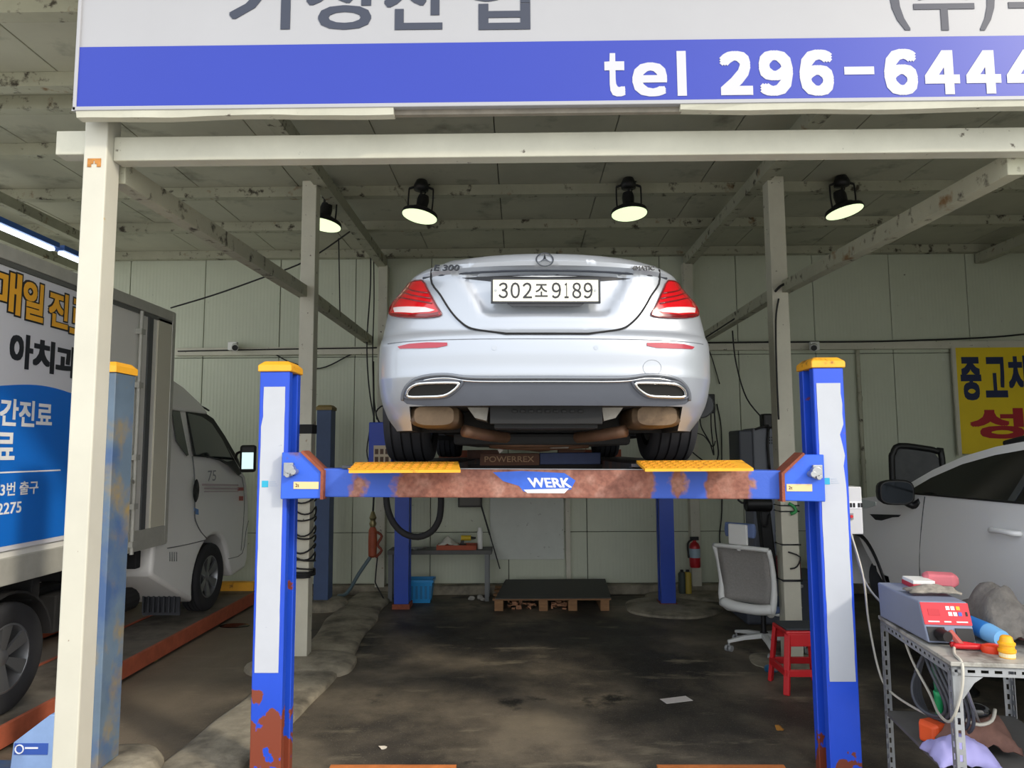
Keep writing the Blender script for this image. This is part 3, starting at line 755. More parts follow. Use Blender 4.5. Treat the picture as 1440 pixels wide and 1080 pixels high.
def row_pt(z0, s):
    yr, wc, k, dc, n = kp(z0)
    x = wc * s
    z = z0 - k * x * x
    y = yr + dc * (1 - max(0, 1 - abs(s) ** n) ** (1 / n)) + recess(x, z)
    return x, y, z
def rear_y(x, z):
    z0 = z
    for _ in range(6):
        k = kp(z0)[2]; z0 = z + k * x * x
    yr, wc, k, dc, n = kp(min(z0, 1.055))
    s = min(abs(x) / wc, 1.0)
    return yr + dc * (1 - max(0, 1 - s ** n) ** (1 / n)) + recess(x, z)
def S(px, py):
    """pixel -> (x, z) on the car's rear surface"""
    o, d = ray(px, py); o = CINV @ o; d = CINV.to_3x3() @ d
    y = .05
    for _ in range(12):
        p = o + d * ((y - o.y) / d.y); y = .5 * y + .5 * rear_y(p.x, p.z)
    wm = kp(min(p.z, 1.055))[1] * .985
    return max(-wm, min(wm, p.x)), p.z
def patch_mb(outl, off, thick, cut=.025, M=CARM, fn=None):
    fn = fn or rear_y
    bm = bmesh.new()
    f = bm.faces.new([bm.verts.new((x, 0, z)) for x, z in outl])
    bmesh.ops.triangulate(bm, faces=[f], ngon_method='EAR_CLIP')
    xs = [p[0] for p in outl]; zs = [p[1] for p in outl]
    for lo, hi, ax in ((min(xs), max(xs), 0), (min(zs), max(zs), 2)):
        n = int((hi - lo) / cut)
        for i in range(1, n + 1):
            c = lo + (hi - lo) * i / (n + 1); nor = [0, 0, 0]; nor[ax] = 1; co = [0, 0, 0]; co[ax] = c
            bmesh.ops.bisect_plane(bm, geom=bm.verts[:] + bm.edges[:] + bm.faces[:], plane_co=co, plane_no=nor)
    bmesh.ops.triangulate(bm, faces=[q for q in bm.faces if len(q.verts) > 4])
    for v in bm.verts: v.co.y = fn(v.co.x, v.co.z) - off
    r = bmesh.ops.extrude_face_region(bm, geom=list(bm.faces))
    for g in r['geom']:
        if isinstance(g, bmesh.types.BMVert): g.co.y += thick
    bm.transform(M)
    mb = MB(); mb.bm.free(); mb.bm = bm; return mb
def line_on(pts, off, r, seg=6, smooth=4, fn=None, closed=False):
    q = [Vector((x, 0, z)) for x, z in pts]
    if smooth: q = spline(q, smooth, closed)
    q = [(p.x, (fn or rear_y)(p.x, p.z) - off, p.z) for p in q]
    return MB(CARM).tube(q, r, seg, closed=closed, smooth=0)
def mirx(pts): return [(-x, z) for x, z in pts][::-1]

car = thing('sedan_car', 'silver sedan seen from behind, raised high on the blue lift', 'car', M=CARM)
M_car = mat('silver_paint', '#adb3bd', .34, .45, coat=.6)
M_glass = mat('dark_glass', '#0c0f12', .06, coat=.5)
M_under = mat('underbody', '#1a1b1d', .8, var=.4, vscale=9)
M_tyre = mat('tyre_rubber', '#2b2c30', .8, var=.15, vscale=12)
M_rim = mat('rim_alloy', '#b9bcc0', .3, .85)

zs = sorted(set(list(np.linspace(.17, 1.055, 56)) + [.43, .645, .655, .972, .98]))
th = np.linspace(0, 1, 34)
ss = [1 - (1 - t) ** 1.7 for t in th]
rows = []
for z0 in zs:
    half = [row_pt(z0, s) for s in ss]
    wc = half[-1][0]; ye = half[-1][1]; ze = half[-1][2]
    wm = wc + (.926 - .86) * np.interp(z0, [.17, .5, .8, 1.055], [.9, 1, 1.0, .4])
    for y in (.62, .72, .85, 1.05, 1.25, 1.5, 2.0, 2.6, 3.2, 3.7, 4.0, 4.3):
        t = sstep(ye, .95, y); w = wc + (wm - wc) * t
        w -= .05 * sstep(3.4, 4.4, y)
        half.append((w, y, ze))
    wf = half[-1][0]; df = .52; n = 2.4; yfr = 4.92 - .25 * sstep(.75, 1.05, z0) - .06 * sstep(.4, .17, z0)
    for t in np.linspace(0, 1, 14)[1:]:
        s = 1 - t ** 1.7
        half.append((wf * s, 4.3 + (yfr - 4.3) * (1 - s ** n) ** (1 / n), ze + .06 * t * sstep(.9, 1.05, z0)))
    rows.append([(-x, y, z) for x, y, z in half[1:-1]][::-1] + half)
top = rows[-1]
for f in (.8, .45, .06):
    rows.append([(x * f, y + (1 - f) * (.10 if y < 2 else -.10), z + .028 * (1 - f)) for x, y, z in top])
bot = rows[0]
low = [[(x * f, y + (1 - f) * (.2 if y < 2 else -.2), .17) for x, y, z in bot] for f in (.04, .6)]
body_mb = MB(CARM).loft(low + rows)
body = body_mb.build('body', M_car, car, smooth=32)
cut = MB(CARM)
for ya in (1.05, 3.99):
    for s in (-1, 1): cut.cyl((s * .56, ya, .335), (s * 1.1, ya, .335), .385, seg=40)
cut.box((-.685, -.2, .05), (.685, .66, .288))
cutter = cut.build('cutter', M_car, car)
bo = body.modifiers.new('b', 'BOOLEAN'); bo.operation = 'DIFFERENCE'; bo.object = cutter; bo.solver = 'EXACT'
dg = bpy.context.evaluated_depsgraph_get()
nm = bpy.data.meshes.new_from_object(body.evaluated_get(dg))
body.modifiers.clear(); old = body.data; body.data = nm; bpy.data.meshes.remove(old)
bpy.data.objects.remove(cutter)
# split off the rear bumper and the plastic floor from the body shell
def split(obj, test, name, m, par):
    bm = bmesh.new(); bm.from_mesh(obj.data)
    keep = bm.copy()
    bmesh.ops.delete(bm, geom=[f for f in bm.faces if test(f.calc_center_median(), f.normal)], context='FACES')
    keep.faces.ensure_lookup_table()
    bmesh.ops.delete(keep, geom=[f for f in keep.faces if not test(f.calc_center_median(), f.normal)], context='FACES')
    bm.to_mesh(obj.data); bm.free()
    me = bpy.data.meshes.new(name); keep.to_mesh(me); keep.free(); me.materials.append(m)
    o = bpy.data.objects.new(name, me); COL.objects.link(o); o.parent = par; W[o.name] = W[par.name]
    me.polygons.foreach_set('use_smooth', [True] * len(me.polygons)); me.set_sharp_from_angle(angle=R(32))
    return o
split(body, lambda c, n: (c.z < .172 and abs(n.z) > .9) or (abs(c.x) < .69 and c.z < .2895 and c.y < .67 and (abs(n.z) > .97 or abs(n.x) > .97 or n.y < -.97 or n.y > .97) and c.y > -.1 and (abs(n.z) > .97 or abs(abs(c.x) - .685) < .004 or abs(c.y - .66) < .004)), 'floor_pan', M_under, car)
split(body, lambda c, n: c.z < .648 and c.y < .64 and c.y < .64 - .35 * max(0, c.z - .45), 'rear_bumper', M_car, car)
body.data.set_sharp_from_angle(angle=R(32))

# cabin (hidden behind the boot lid from below, complete for other positions)
def rr_ring(hx, y0, y1, z, n=28):
    cy, hy = (y0 + y1) / 2, (y1 - y0) / 2; o = []
    for k in range(n):
        a = 2 * math.pi * k / n; c_, s_ = math.cos(a), math.sin(a)
        o.append((hx * math.copysign(abs(c_) ** .5, c_), cy + hy * math.copysign(abs(s_) ** .6, s_), z))
    return o
MB(CARM).loft([rr_ring(.74, .62, 3.75, .98), rr_ring(.70, .85, 3.35, 1.14), rr_ring(.62, 1.20, 2.95, 1.30), rr_ring(.56, 1.45, 2.7, 1.385)]).build('cabin_glass', M_glass, car, smooth=True)
MB(CARM).loft([rr_ring(.57, 1.42, 2.72, 1.38), rr_ring(.53, 1.5, 2.6, 1.42), rr_ring(.40, 1.7, 2.4, 1.45), rr_ring(.1, 2.0, 2.1, 1.458)]).build('roof', M_car, car, smooth=True)

# boot lid: patch with the number plate hollow, dark gap round it
Lh = [S(597, 377), S(606, 392), S(620, 416), S(634, 438), S(648, 453), S(663, 462), S(690, 466.5)]
Lh = [(-abs(x), z) for x, z in Lh]
ctr_z = S(765, 469)[1]
topz = 1.035
Lh_top = [(x, topz - (topz - Lh[0][1]) * (abs(x) / abs(Lh[0][0])) ** 4) for x in (-.5, -.40, -.2, 0)]
Lh2 = [(p.x, p.z) for p in spline([Vector((x, 0, z)) for x, z in Lh], 4)]
lid_out = Lh2 + [(-.2, ctr_z), (0, ctr_z)]
lid = lid_out + [(-x, z) for x, z in lid_out[:-1]][::-1] + [(-x, z) for x, z in Lh_top[:-1]] + Lh_top[::-1]
lid_o = patch_mb(lid, .004, .010, .02).build('trunk_lid', M_car, car, smooth=30)
seam = lid_out + [(-x, z) for x, z in lid_out[:-1]][::-1]
line_on(seam, .0065, .005, smooth=0).build('trunk_gap', M_dark, car, smooth=True)
# bumper fold line shadow gap
bx = [-.80, -.7, -.55, -.35, 0, .35, .55, .7, .80]
line_on([(x, ctr_z - .028 - .0 * abs(x)) for x in bx], -.001, .003).build('bumper_gap', mat('seam_grey', '#6d727b', .5), car, smooth=True)

# dark moulding under the lip and above the plate
mo = [S(650, 391), S(690, 387.5), S(765, 386), S(840, 387.5), S(886, 392)]
mo2 = [S(840, 396), S(765, 396), S(690, 396)]
patch_mb([(x, z) for x, z in mo] + mo2, .008, .012, .03).build('plate_moulding', mat('moulding', '#11131b', .35), lid_o, smooth=30)
mo = [S(720, 389.6), S(765, 389), S(812, 389.6), S(765, 390.4)]
patch_mb(mo, .016, .006, .04).build('moulding_chrome', M_chrome, lid_o)
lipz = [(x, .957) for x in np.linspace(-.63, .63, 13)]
line_on(lipz, -.002, .0075, smooth=0).build('lip_shade_strip', mat('lip_shade_grey', '#3d424d', .6), lid_o, smooth=True)  # dark strip painting the shade under the lip overhang

# number plate
pc = S(766.5, 412.5)
py_ = .024
PM = CARM @ Matrix.Translation((pc[0], 0, pc[1]))
pl = MB(PM).box((-.262, py_, -.057), (.262, py_ + .014, .057)).build('license_plate', mat('plate_white', '#e9e8d8', .4), car, bevel=.004)
fr = MB(PM); fr.box((-.268, py_ - .002, .054), (.268, py_ + .02, .062)); fr.box((-.268, py_ - .002, -.062), (.268, py_ + .02, -.054)); fr.box((-.268, py_ - .002, -.062), (-.258, py_ + .02, .062)); fr.box((.258, py_ - .002, -.062), (.268, py_ + .02, .062))
fr.prism([(-.19, py_ + .004, -.062), (.19, py_ + .004, -.062), (.165, py_ + .004, -.078), (-.165, py_ + .004, -.078)], (0, .012, 0))
fr.build('plate_frame', mat('plate_frame', '#2c2e33', .5), pl, bevel=.002)
M_pl = mat('plate_ink', '#26262c', .5)
for s_, xa, xb, h in (('３', -.230, -.185, .078), ('０', -.172, -.126, .079), ('２', -.112, -.067, .078), ('조', -.052, .010, .064), ('９', .030, .075, .079), ('１', .092, .112, .077), ('８', .130, .174, .079), ('９', .186, .230, .079)):
    txt(s_, PM @ face_y(((xa + xb) / 2, py_ - .0005, 0)), xb - xa, h, M_pl, pl, 'lettering', .012, .0012)
for x in (-.245, .242): MB(PM).cyl((x, py_, 0), (x, py_ - .003, 0), .007, seg=10).build('plate_bolt', M_steel, pl)

# badges
def on_rear(px, py, off=.004):
    x, z = S(px, py); return Vector((x, rear_y(x, z) - off, z))
def badge(s_, pxa, pxb, py, h, shear, name):
    a, b = on_rear(pxa, py), on_rear(pxb, py); c = (a + b) / 2; d = b - a; w = d.length
    ex = d.normalized(); ez = Vector((0, -.75, .66)) if False else Vector((0, .25, .97)); ez = (ez - ex * ez.dot(ex)).normalized(); ey = ex.cross(ez)
    M = Matrix(((ex.x, ez.x, ey.x, c.x), (ex.y, ez.y, ey.y, c.y - .018), (ex.z, ez.z, ey.z, c.z), (0, 0, 0, 1)))
    return txt(s_, CARM @ M, w, h, mat('badge_dark_chrome', '#2f333a', .5), car, name, .02, .006, shear=shear)
badge('E 300', 612, 647, 378.5, .032, 0, 'model_badge')
badge('4MATIC', 887, 919, 379, .024, .2, 'drive_badge')
ce_ = on_rear(766, 365.5, .006)
tl = Matrix.Translation(ce_) @ Matrix.Rotation(R(90 - 24), 4, 'X')
eb = MB(CARM @ tl)
eb.tube([(.041 * math.cos(a), .041 * math.sin(a), 0) for a in np.linspace(0, 2 * math.pi, 24, endpoint=False)], .0035, 6, closed=True, smooth=0)
for k in range(3):
    a = R(90 + 120 * k)
    tip = (.039 * math.cos(a), .039 * math.sin(a), 0); pa = (.008 * math.cos(a + R(60)), .008 * math.sin(a + R(60)), 0); pb = (.008 * math.cos(a - R(60)), .008 * math.sin(a - R(60)), 0)
    q = [eb.v(p) for p in (tip, pa, (0, 0, .006), pb, (0, 0, -.003))]
    eb.f([q[0], q[1], q[2]]); eb.f([q[0], q[2], q[3]]); eb.f([q[0], q[4], q[1]]); eb.f([q[0], q[3], q[4]])
eb.build('emblem', mat('emblem_chrome', '#6a6f78', .25, .9), car, smooth=30)

# tail lamps traced once and mirrored
TLp = [(593, 394.5), (600, 405), (607, 418), (614, 431), (620, 440), (618, 444), (598, 446.5), (570, 446.5), (551, 444), (547, 438), (549, 428), (555, 415), (564, 404), (576, 398)]
tl_l = [S(*p) for p in TLp]
tl_l = [(max(x, -.842 + .0), z) for x, z in tl_l]
M_tail = mat('tail_red', '#c00a18', .12, coat=1.0)
M_tail_d = mat('tail_dark_red', '#6d0a14', .15, coat=1.0)
M_clear = mat('tail_clear', '#dccfd2', .12, coat=1.0)
stp = [S(*p) for p in ((553, 433), (575, 431.5), (598, 432.5), (612, 436.5), (604, 439), (580, 440.5), (555, 439.5))]
ribs = [[S(*p) for p in q] for q in (((561, 411), (580, 409), (602, 412.5)), ((555, 418), (580, 415.5), (606, 420)), ((551, 424.5), (580, 422), (608, 427)))]
for s in (-1, 1):
    def q(pts): return pts if s < 0 else mirx(pts)
    tlo = patch_mb(q(tl_l), .008, .03, .02).build('tail_lamp', M_tail, car, smooth=40)
    patch_mb(q(stp), .0105, .004, .02).build('reverse_lens', M_clear, tlo, smooth=40)
    line_on(q(tl_l), .008, .0045, closed=True, smooth=2).build('lamp_rim', M_tail_d, tlo, smooth=True)
    for rb in ribs: line_on(q(rb), .0085, .0045, smooth=3).build('lamp_rib', M_tail_d, tlo, smooth=True)
    lowp = [S(*p) for p in ((549, 441), (575, 442.5), (604, 441), (617, 438.5), (617, 443), (598, 445.5), (570, 445.7), (552, 443.5))]
    patch_mb(q(lowp), .0098, .003, .02).build('lower_lens', M_tail_d, tlo, smooth=40)
    # bumper reflectors
    rf = [S(*p) for p in ((559, 487.5), (575, 483.5), (600, 481.5), (629, 481.8), (629, 486), (615, 489), (590, 490), (562, 490.5))]
    patch_mb(q(rf), .004, .01, .025).build('reflector', mat('reflector_red_%d' % (s + 1), '#a01c34', .2, coat=.8), car, smooth=40)
# parking sensors, tow eye cover
for px, py in ((695, 489.5), (838, 489)):
    a = on_rear(px, py, .001); MB(CARM).cyl(a, a + Vector((0, -.002, 0)), .011, seg=16).build('parking_sensor', M_car, car)
tw = [S(917 + 13 * math.cos(a), 517 + 11 * math.sin(a)) for a in np.linspace(0, 2 * math.pi, 16, endpoint=False)]
line_on(tw, .0, .0016, closed=True, smooth=1).build('tow_cover_ring', mat('ring_grey', '#8f959e', .4), car, smooth=True)

# dark diffuser with chrome strip, exhaust frames
ch = [(566, 563), (567, 553), (573, 542), (585, 533), (605, 528), (630, 527), (655, 530.5), (690, 531.5), (765, 531)]
chl = [S(*p) for p in ch]; chl = [(-abs(x) if x < 0 else 0, z) for x, z in chl]; chl[-1] = (0, chl[-2][1])
full = chl + [(-x, z) for x, z in chl[:-1]][::-1]
fs = [(p.x, p.z) for p in spline([Vector((x, 0, z)) for x, z in full], 3)]
bot_ = [S(*p) for p in ((572, 566), (600, 563), (640, 560), (662, 563), (690, 568), (765, 569))]
bot_ = [(-abs(x) if x < 0 else 0, z) for x, z in bot_]; bot_ = [(x, .2875) for x, z in bot_]; bot_[-1] = (0, .2875); bot_[0] = (max(bot_[0][0], -.70), .30)
dif = fs + [(-x, z) for x, z in bot_] + bot_[::-1][1:]
M_dif = mat('diffuser_grey', '#565b66', .5, var=.05)
dif_o = patch_mb(dif, .003, .02, .03).build('diffuser', M_dif, car, smooth=30)
fs2 = [(x, z - .012) for x, z in fs]
line_on(fs, .006, .0085, smooth=0).build('upper_trim', mat('trim_grey', '#7b8089', .3, .4), dif_o, smooth=True)
line_on([(x * .985, z - .017) for x, z in fs[5:-5]], .007, .005, smooth=0).build('chrome_strip', M_chrome, dif_o, smooth=True)
M_hole = mat('exhaust_hole', '#0d0c0c', .7)
ex = [S(*p) for p in ((573, 553), (577, 546), (586, 541), (602, 539), (640, 538.5), (645, 541), (638, 549), (624, 556.5), (600, 558), (576, 558))]
for s in (-1, 1):
    q2 = ex if s < 0 else mirx(ex)
    cx = sum(p[0] for p in q2) / len(q2); cz = sum(p[1] for p in q2) / len(q2)
    patch_mb(q2, .006, .004, .03).build('exhaust_hole', M_hole, dif_o, smooth=30)
    sc = [(cx + (x - cx) * 1.01, cz + (z - cz) * 1.01) for x, z in q2]
    e_ = line_on(sc, .010, .0085, closed=True, smooth=3).build('exhaust_frame', M_chrome, dif_o, smooth=True)
    q3 = [(cx + (x - cx) * 1.13, cz + (z - cz) * 1.3 + .004) for x, z in q2]
    line_on(q3, .005, .008, closed=True, smooth=3).build('exhaust_surround', M_dif, dif_o, smooth=True)

# underside: silencers, heat shields, sub frame, pipes, arms
M_sil = mat('silencer_rust', '#6f5c48', .5, .55, var=.35, vscale=9, dirt=['#4a3a2c'], dscale=[7], dthr=[.58], dsoft=.08)
M_pipe = mat('exhaust_pipe', '#6d5240', .55, .5, var=.3, vscale=9)
M_alu = mat('heat_shield', '#8f8b84', .5, .5, var=.3, vscale=10)
for s in (-1, 1):
    MB(CARM).loft([[(s * .565 + .125 * math.copysign(abs(math.cos(a)) ** .6, math.cos(a)) * k, y, .245 + .062 * math.copysign(abs(math.sin(a)) ** .6, math.sin(a)) * k) for a in np.linspace(0, 2 * math.pi, 24, endpoint=False)] for y, k in ((.20, .8), (.225, 1), (.75, 1), (.78, .8))]).build('silencer', M_sil, car, smooth=40)
    MB(CARM).tube([(s * .42, .30, .17), (s * .30, .42, .15), (s * .18, .7, .14), (s * .1, 1.0, .14)], .032, 10).build('exhaust_pipe', M_pipe, car, smooth=True)
    MB(CARM).prism([(s * .40, .24, .29), (s * .29, .24, .29), (s * .30, .24, .22), (s * .36, .24, .235)], (0, .25, 0)).build('heat_shield', M_alu, car)
    MB(CARM).bar((s * .22, 1.05, .17), (s * .72, 1.1, .22), .10, .05).build('control_arm', M_under, car)
    MB(CARM).bar((s * .25, .82, .14), (s * .70, .98, .21), .05, .045).build('toe_link', M_under, car)
    MB(CARM).tube([(s * .60, 1.25, .2), (s * .4, 1.5, .15), (s * .2, 2.2, .14)], .03, 8).build('brake_cable', M_pipe, car, smooth=True)
up = MB(CARM); up.box((-.28, .14, .20), (.28, .18, .295)); up.box((-.26, .18, .18), (.26, .70, .21))
for k in range(9): up.box((-.17 + k * .041, .132, .255), (-.145 + k * .041, .14, .272))
up.build('rear_valance', M_under, car, bevel=.006)
sf = MB(CARM); sf.box((-.35, .85, .13), (.35, 1.0, .20)); sf.box((-.30, 1.2, .12), (.30, 1.35, .2)); sf.box((-.5, 1.5, .1), (.5, 3.4, .17))
sf.build('subframe', M_under, car, bevel=.02)
MB(CARM).ball((0, .95, .12), .12, sc=(1.1, 1, .5)).build('differential', M_pipe, car, smooth=True)
df = MB(CARM); df.tube([(-.36, .66, .125), (-.15, .68, .105), (.12, .68, .11), (.36, .66, .125)], .022, 8); df.tube([(-.3, .78, .10), (-.05, .80, .085), (.28, .78, .1)], .018, 8)
df.build('stabiliser_bar', M_pipe, car, smooth=True)
MB(CARM).box((.05, .74, .08), (.16, .84, .125)).build('bracket_plate', M_alu, car, bevel=.006)
MB(CARM).prism([(-.24, .8, .05), (-.18, .8, .11), (-.27, .8, .1)], (0, .05, 0)).build('bracket_plate', M_alu, car)
MB(CARM).box((-.5, .62, .10), (.5, 1.45, .165)).build('rear_undertray', M_under, car, bevel=.02)

def tyre_prof(rad, w, rim, grooves=4):
    hw = w / 2; p = [(rim, -hw * .86), (rim + .03, -hw * .98), (rad - .05, -hw), (rad - .022, -hw * .97), (rad - .008, -hw * .88)]
    gx = np.linspace(-hw * .62, hw * .62, grooves)
    for g in gx: p += [(rad, g - .006), (rad - .012, g - .005), (rad - .012, g + .005), (rad, g + .006)]
    p += [(rad - .008, hw * .88), (rad - .022, hw * .97), (rad - .05, hw), (rim + .03, hw * .98), (rim, hw * .86)]
    return p
def wheel(M, x, y, z, rad, w, rim, par, spokes=5, m_rim=None, side=1, seg=56):
    L = Matrix.Translation((x, y, z)) @ Matrix.Rotation(R(90 * side), 4, 'Y')
    o = MB(M).lathe(tyre_prof(rad, w, rim), L, seg, closed=True).build('wheel', M_tyre, par, smooth=40)
    b = MB(M)
    hw = w / 2
    b.lathe([(rim + .002, -hw * .8), (rim + .002, hw * .84), (rim - .012, hw * .86), (rim - .02, hw * .6), (rim - .03, -hw * .5), (0, -hw * .5), (0, -hw * .55), (rim - .03, -hw * .8)], L, 32)
    b.lathe([(0, hw * .62), (.045, hw * .62), (.07, hw * .45), (.07, 0), (0, 0)], L, 20)
    for k in range(spokes):
        a = 2 * math.pi * k / spokes
        for da in (-.12, .12):
            p0 = Vector((.05 * math.cos(a), .05 * math.sin(a), hw * .5)); p1 = Vector(((rim - .008) * math.cos(a + da), (rim - .008) * math.sin(a + da), hw * .72))
            b.bar(L @ p0, L @ p1, .045, .022, up=L.to_3x3() @ Vector((0, 0, 1)))
    b.build('rim', m_rim or M_rim, o, smooth=35)
    return o
for ya, tw_ in ((1.05, .275), (3.99, .245)):
    for s in (-1, 1): wheel(CARM, s * (.925 - tw_ / 2), ya, .338, .336, tw_, .235, car, side=s)
# ------------------------------------------------------------------ white box truck in the left bay (origin on the runway)
GZ = .15
tr = thing('box_truck', 'white refrigerated box truck with Korean banner parked in the left bay', 'truck', (-4.07, 6.0, GZ))
M_tw = mat('truck_white', '#f0f0ef', .4, coat=.25, var=.02, vscale=2)
M_box = mat('cargo_panel', '#e4e4e0', .4, var=.05, vscale=1.5)
M_alum = mat('alloy_trim', '#b5b5ae', .45, .15, var=.12, vscale=8)
BX0, BX1, BY0, BY1, BZ0, BZ1 = -4.95, -3.20, 3.45, 6.47, .985, 3.078
cg = MB().box((BX0, BY0, BZ0), (BX1 - .012, BY1, BZ1)).build('cargo_box', M_box, tr, bevel=.01)
fr = MB()
fr.box((BX1 - .03, BY0, BZ1 - .085), (BX1 + .006, BY1, BZ1 + .006)); fr.box((BX1 - .03, BY0, BZ0 - .01), (BX1 + .006, BY1, BZ0 + .16))
fr.box((BX1 - .03, BY1 - .05, BZ0), (BX1 + .008, BY1 + .008, BZ1)); fr.box((BX0, BY1 - .03, BZ1 - .07), (BX1, BY1 + .008, BZ1 + .006))
fr.build('box_frame', M_alum, cg, bevel=.006)
MB().box((BX1 - .02, BY0, BZ1 - .12), (BX1 + .002, BY1, BZ1 - .088)).build('drip_rail', mat('rail_grey', '#5f615f', .5), cg)
dgp = MB(); dgp.box((BX1 - .02, 6.02, BZ0 + .16), (BX1 + .003, 6.09, BZ1 - .12)); dgp.build('door_seal', mat('seal_dark', '#55585a', .6), cg)
MB().box((BX1 - .02, 6.18, BZ0 + .16), (BX1 + .002, 6.42, BZ1 - .1)).build('corner_panel', mat('corner_panel', '#d0cdbd', .5), cg)
rd = MB()
for y in (5.86,):
    rd.cyl((BX1 + .02, y, BZ0 - .02), (BX1 + .02, y, BZ1 - .10), .016, seg=10)
    for z in (BZ0 + .06, 1.35, 1.75, 2.35, 2.8): rd.box((BX1 - .01, y - .03, z - .02), (BX1 + .04, y + .035, z + .025))
rd.tube([(BX1 + .02, 5.84, 1.55), (BX1 + .05, 5.76, 1.57), (BX1 + .06, 5.66, 1.54), (BX1 + .03, 5.62, 1.46)], .012, 8)
rd.tube([(BX1 + .02, 5.72, 1.38), (BX1 + .06, 5.64, 1.36), (BX1 + .06, 5.62, 1.45)], .010, 8)
rd.build('lock_rod', M_alum, cg, smooth=40)
# printed banner along the box side
bnx = BX1 + .004
D = lambda px: atX(px, 634, bnx).y
bn = MB().box((bnx - .006, BY0 + .02, 1.19), (bnx, 5.30, BZ1 - .13)).build('banner', mat('banner_white', '#d5d7e0', .5), tr)
wv = []
yy = np.linspace(BY0 + .03, 5.29, 40)
def wave_z(y): return atX(40, 543, bnx).z + .03 * math.sin((y - 4.35) * 4.6) - .015
pts = [(bnx, y, wave_z(y)) for y in yy] + [(bnx, yy[-1], 1.2 + .02), (bnx, yy[0], 1.2 + .02)]
MB().prism(pts, (.002, 0, 0)).build('blue_print', mat('banner_blue', '#0f6fd6', .5, var=.05, vscale=1), bn)
M_bw = mat('banner_letters_white', '#f2f4f8', .5); M_bo = mat('banner_letters_orange', '#f0b033', .5); M_bk = mat('banner_letters_dark', '#22252d', .5)
def side_txt(s_, pa, pb, ptop, pbot, m, bold, off=.003, grow=0, name='lettering', end=None):
    ya = D(pa) - grow; yb = D(pb) + grow
    pm = (pa + pb) / 2
    zt = atX(pm, ptop, bnx).z + grow; zb = atX(pm, pbot, bnx).z - grow
    return txt(s_, face_x((bnx + off, (ya + yb) / 2, (zt + zb) / 2)), yb - ya, zt - zb, m, bn, name, bold, .0015)
for s_, a, b_, t_, bt in (('매', -26, 16, 375, 436), ('일', 19, 49, 392, 448), ('진', 57, 85, 407, 458), ('료', 88, 122, 420, 470)):
    side_txt(s_, a, b_, t_, bt, M_bk, .075, .002, .012); side_txt(s_, a, b_, t_, bt, M_bo, .035, .0035)
for s_, a, b_, t_, bt in (('아', 4, 38, 467, 517), ('치', 38, 69, 476, 523), ('과', 71, 103, 485, 530)):
    side_txt(s_, a, b_, t_, bt, M_bk, .045, .0025)
side_txt('야간진료', -33, 70, 561, 600, M_bw, .03)
side_txt('료', -12, 20, 608, 647, M_bw, .03)
MB().box((bnx + .0005, BY0 + .1, atX(40, 664, bnx).z), (bnx + .003, D(86), atX(40, 662, bnx).z)).build('white_line', M_bw, bn)
side_txt('3번 출구', 3, 56, 677, 696, M_bw, .02)
side_txt('2275', 0, 34, 706, 722, M_bw, .02)
side_txt('9', 168, 174, 619, 628, mat('red_print', '#b03a4a', .5), .03, .004)
MB().prism([(bnx - .012, 5.36, 1.98), (bnx - .012, 5.50, 1.98), (bnx - .012, 5.50, 1.86), (bnx - .012, 5.36, 1.86)], (.004, 0, 0)).build('decal', mat('decal_pink', '#c9a9b6', .5), cg)

# chassis, tank, rear mudguard
fm = MB(); fm.box((-4.6, 3.6, .66), (-4.45, 8.2, .80)); fm.box((-3.72, 3.6, .66), (-3.57, 8.2, .80))
for y in (3.9, 4.9, 5.6, 6.2): fm.box((-4.9, y - .04, .80), (-3.3, y + .04, .95))
fm.cyl((-4.6, 4.5, .47), (-3.5, 4.5, .47), .07, seg=12); fm.box((-3.75, 5.3, .48), (-3.42, 5.95, .75)); fm.cyl((-4.1, 4.6, .52), (-4.1, 7.2, .62), .05)
fm.cyl((-3.5, 6.1, .5), (-3.5, 6.45, .5), .10, seg=14)
fm.build('chassis', M_under, tr, bevel=.01)
MB().loft([[(x, 4.62 + rr * math.cos(a), .49 + rr * math.sin(a)) for a in np.linspace(.15, math.pi - .15, 14)] + [(x, 4.62 + (rr - .015) * math.cos(a), .49 + (rr - .015) * math.sin(a)) for a in np.linspace(math.pi - .15, .15, 14)] for x, rr in ((-3.48, .42), (-3.26, .42))]).build('rear_mudguard', M_blackr, tr, smooth=40)
M_trim = mat('truck_rim', '#8d8f93', .35, .7)
wheel(Matrix.Identity(4), -3.36, 4.62, GZ + .345, .345, .20, .215, tr, 6, M_trim)
wheel(Matrix.Identity(4), -4.78, 4.62, GZ + .345, .345, .20, .215, tr, 6, M_trim, side=-1)
wheel(Matrix.Identity(4), -3.36, 7.58, GZ + .345, .345, .19, .215, tr, 6, M_trim)
wheel(Matrix.Identity(4), -4.80, 7.58, GZ + .345, .345, .19, .215, tr, 6, M_trim, side=-1)

# cab: side outline with wheel opening, drawn on the plane of the side, leaning inwards above the belt line
CX = -3.245
wc_y, wc_z, wr = 7.38, GZ + .345, .43
arch = [(wc_y + wr * math.cos(a), wc_z + wr * math.sin(a)) for a in np.linspace(-.10, math.pi + .45, 18)]
prof = [(6.56, 2.22), (7.25, 2.22), (7.42, 2.19), (7.62, 2.08), (7.95, 1.78), (8.18, 1.52), (8.33, 1.40), (8.42, 1.15), (8.46, .80), (8.47, .52), (8.40, .42), (7.95, .40)] + arch[1:] + [(6.35, .70), (6.32, .74), (6.35, 1.0), (6.56, 1.05)]
prof = [(y + .2 if y > 6.6 else y, z) for y, z in prof]
def lean(x, z, y):
    s = -1 if x < -4.1 else 1
    d = .13 * max(0, z - 1.5) / .7 + .10 * max(0, y - 8.25) + .03 * max(0, .9 - z)
    return x - s * d
cabm = MB()
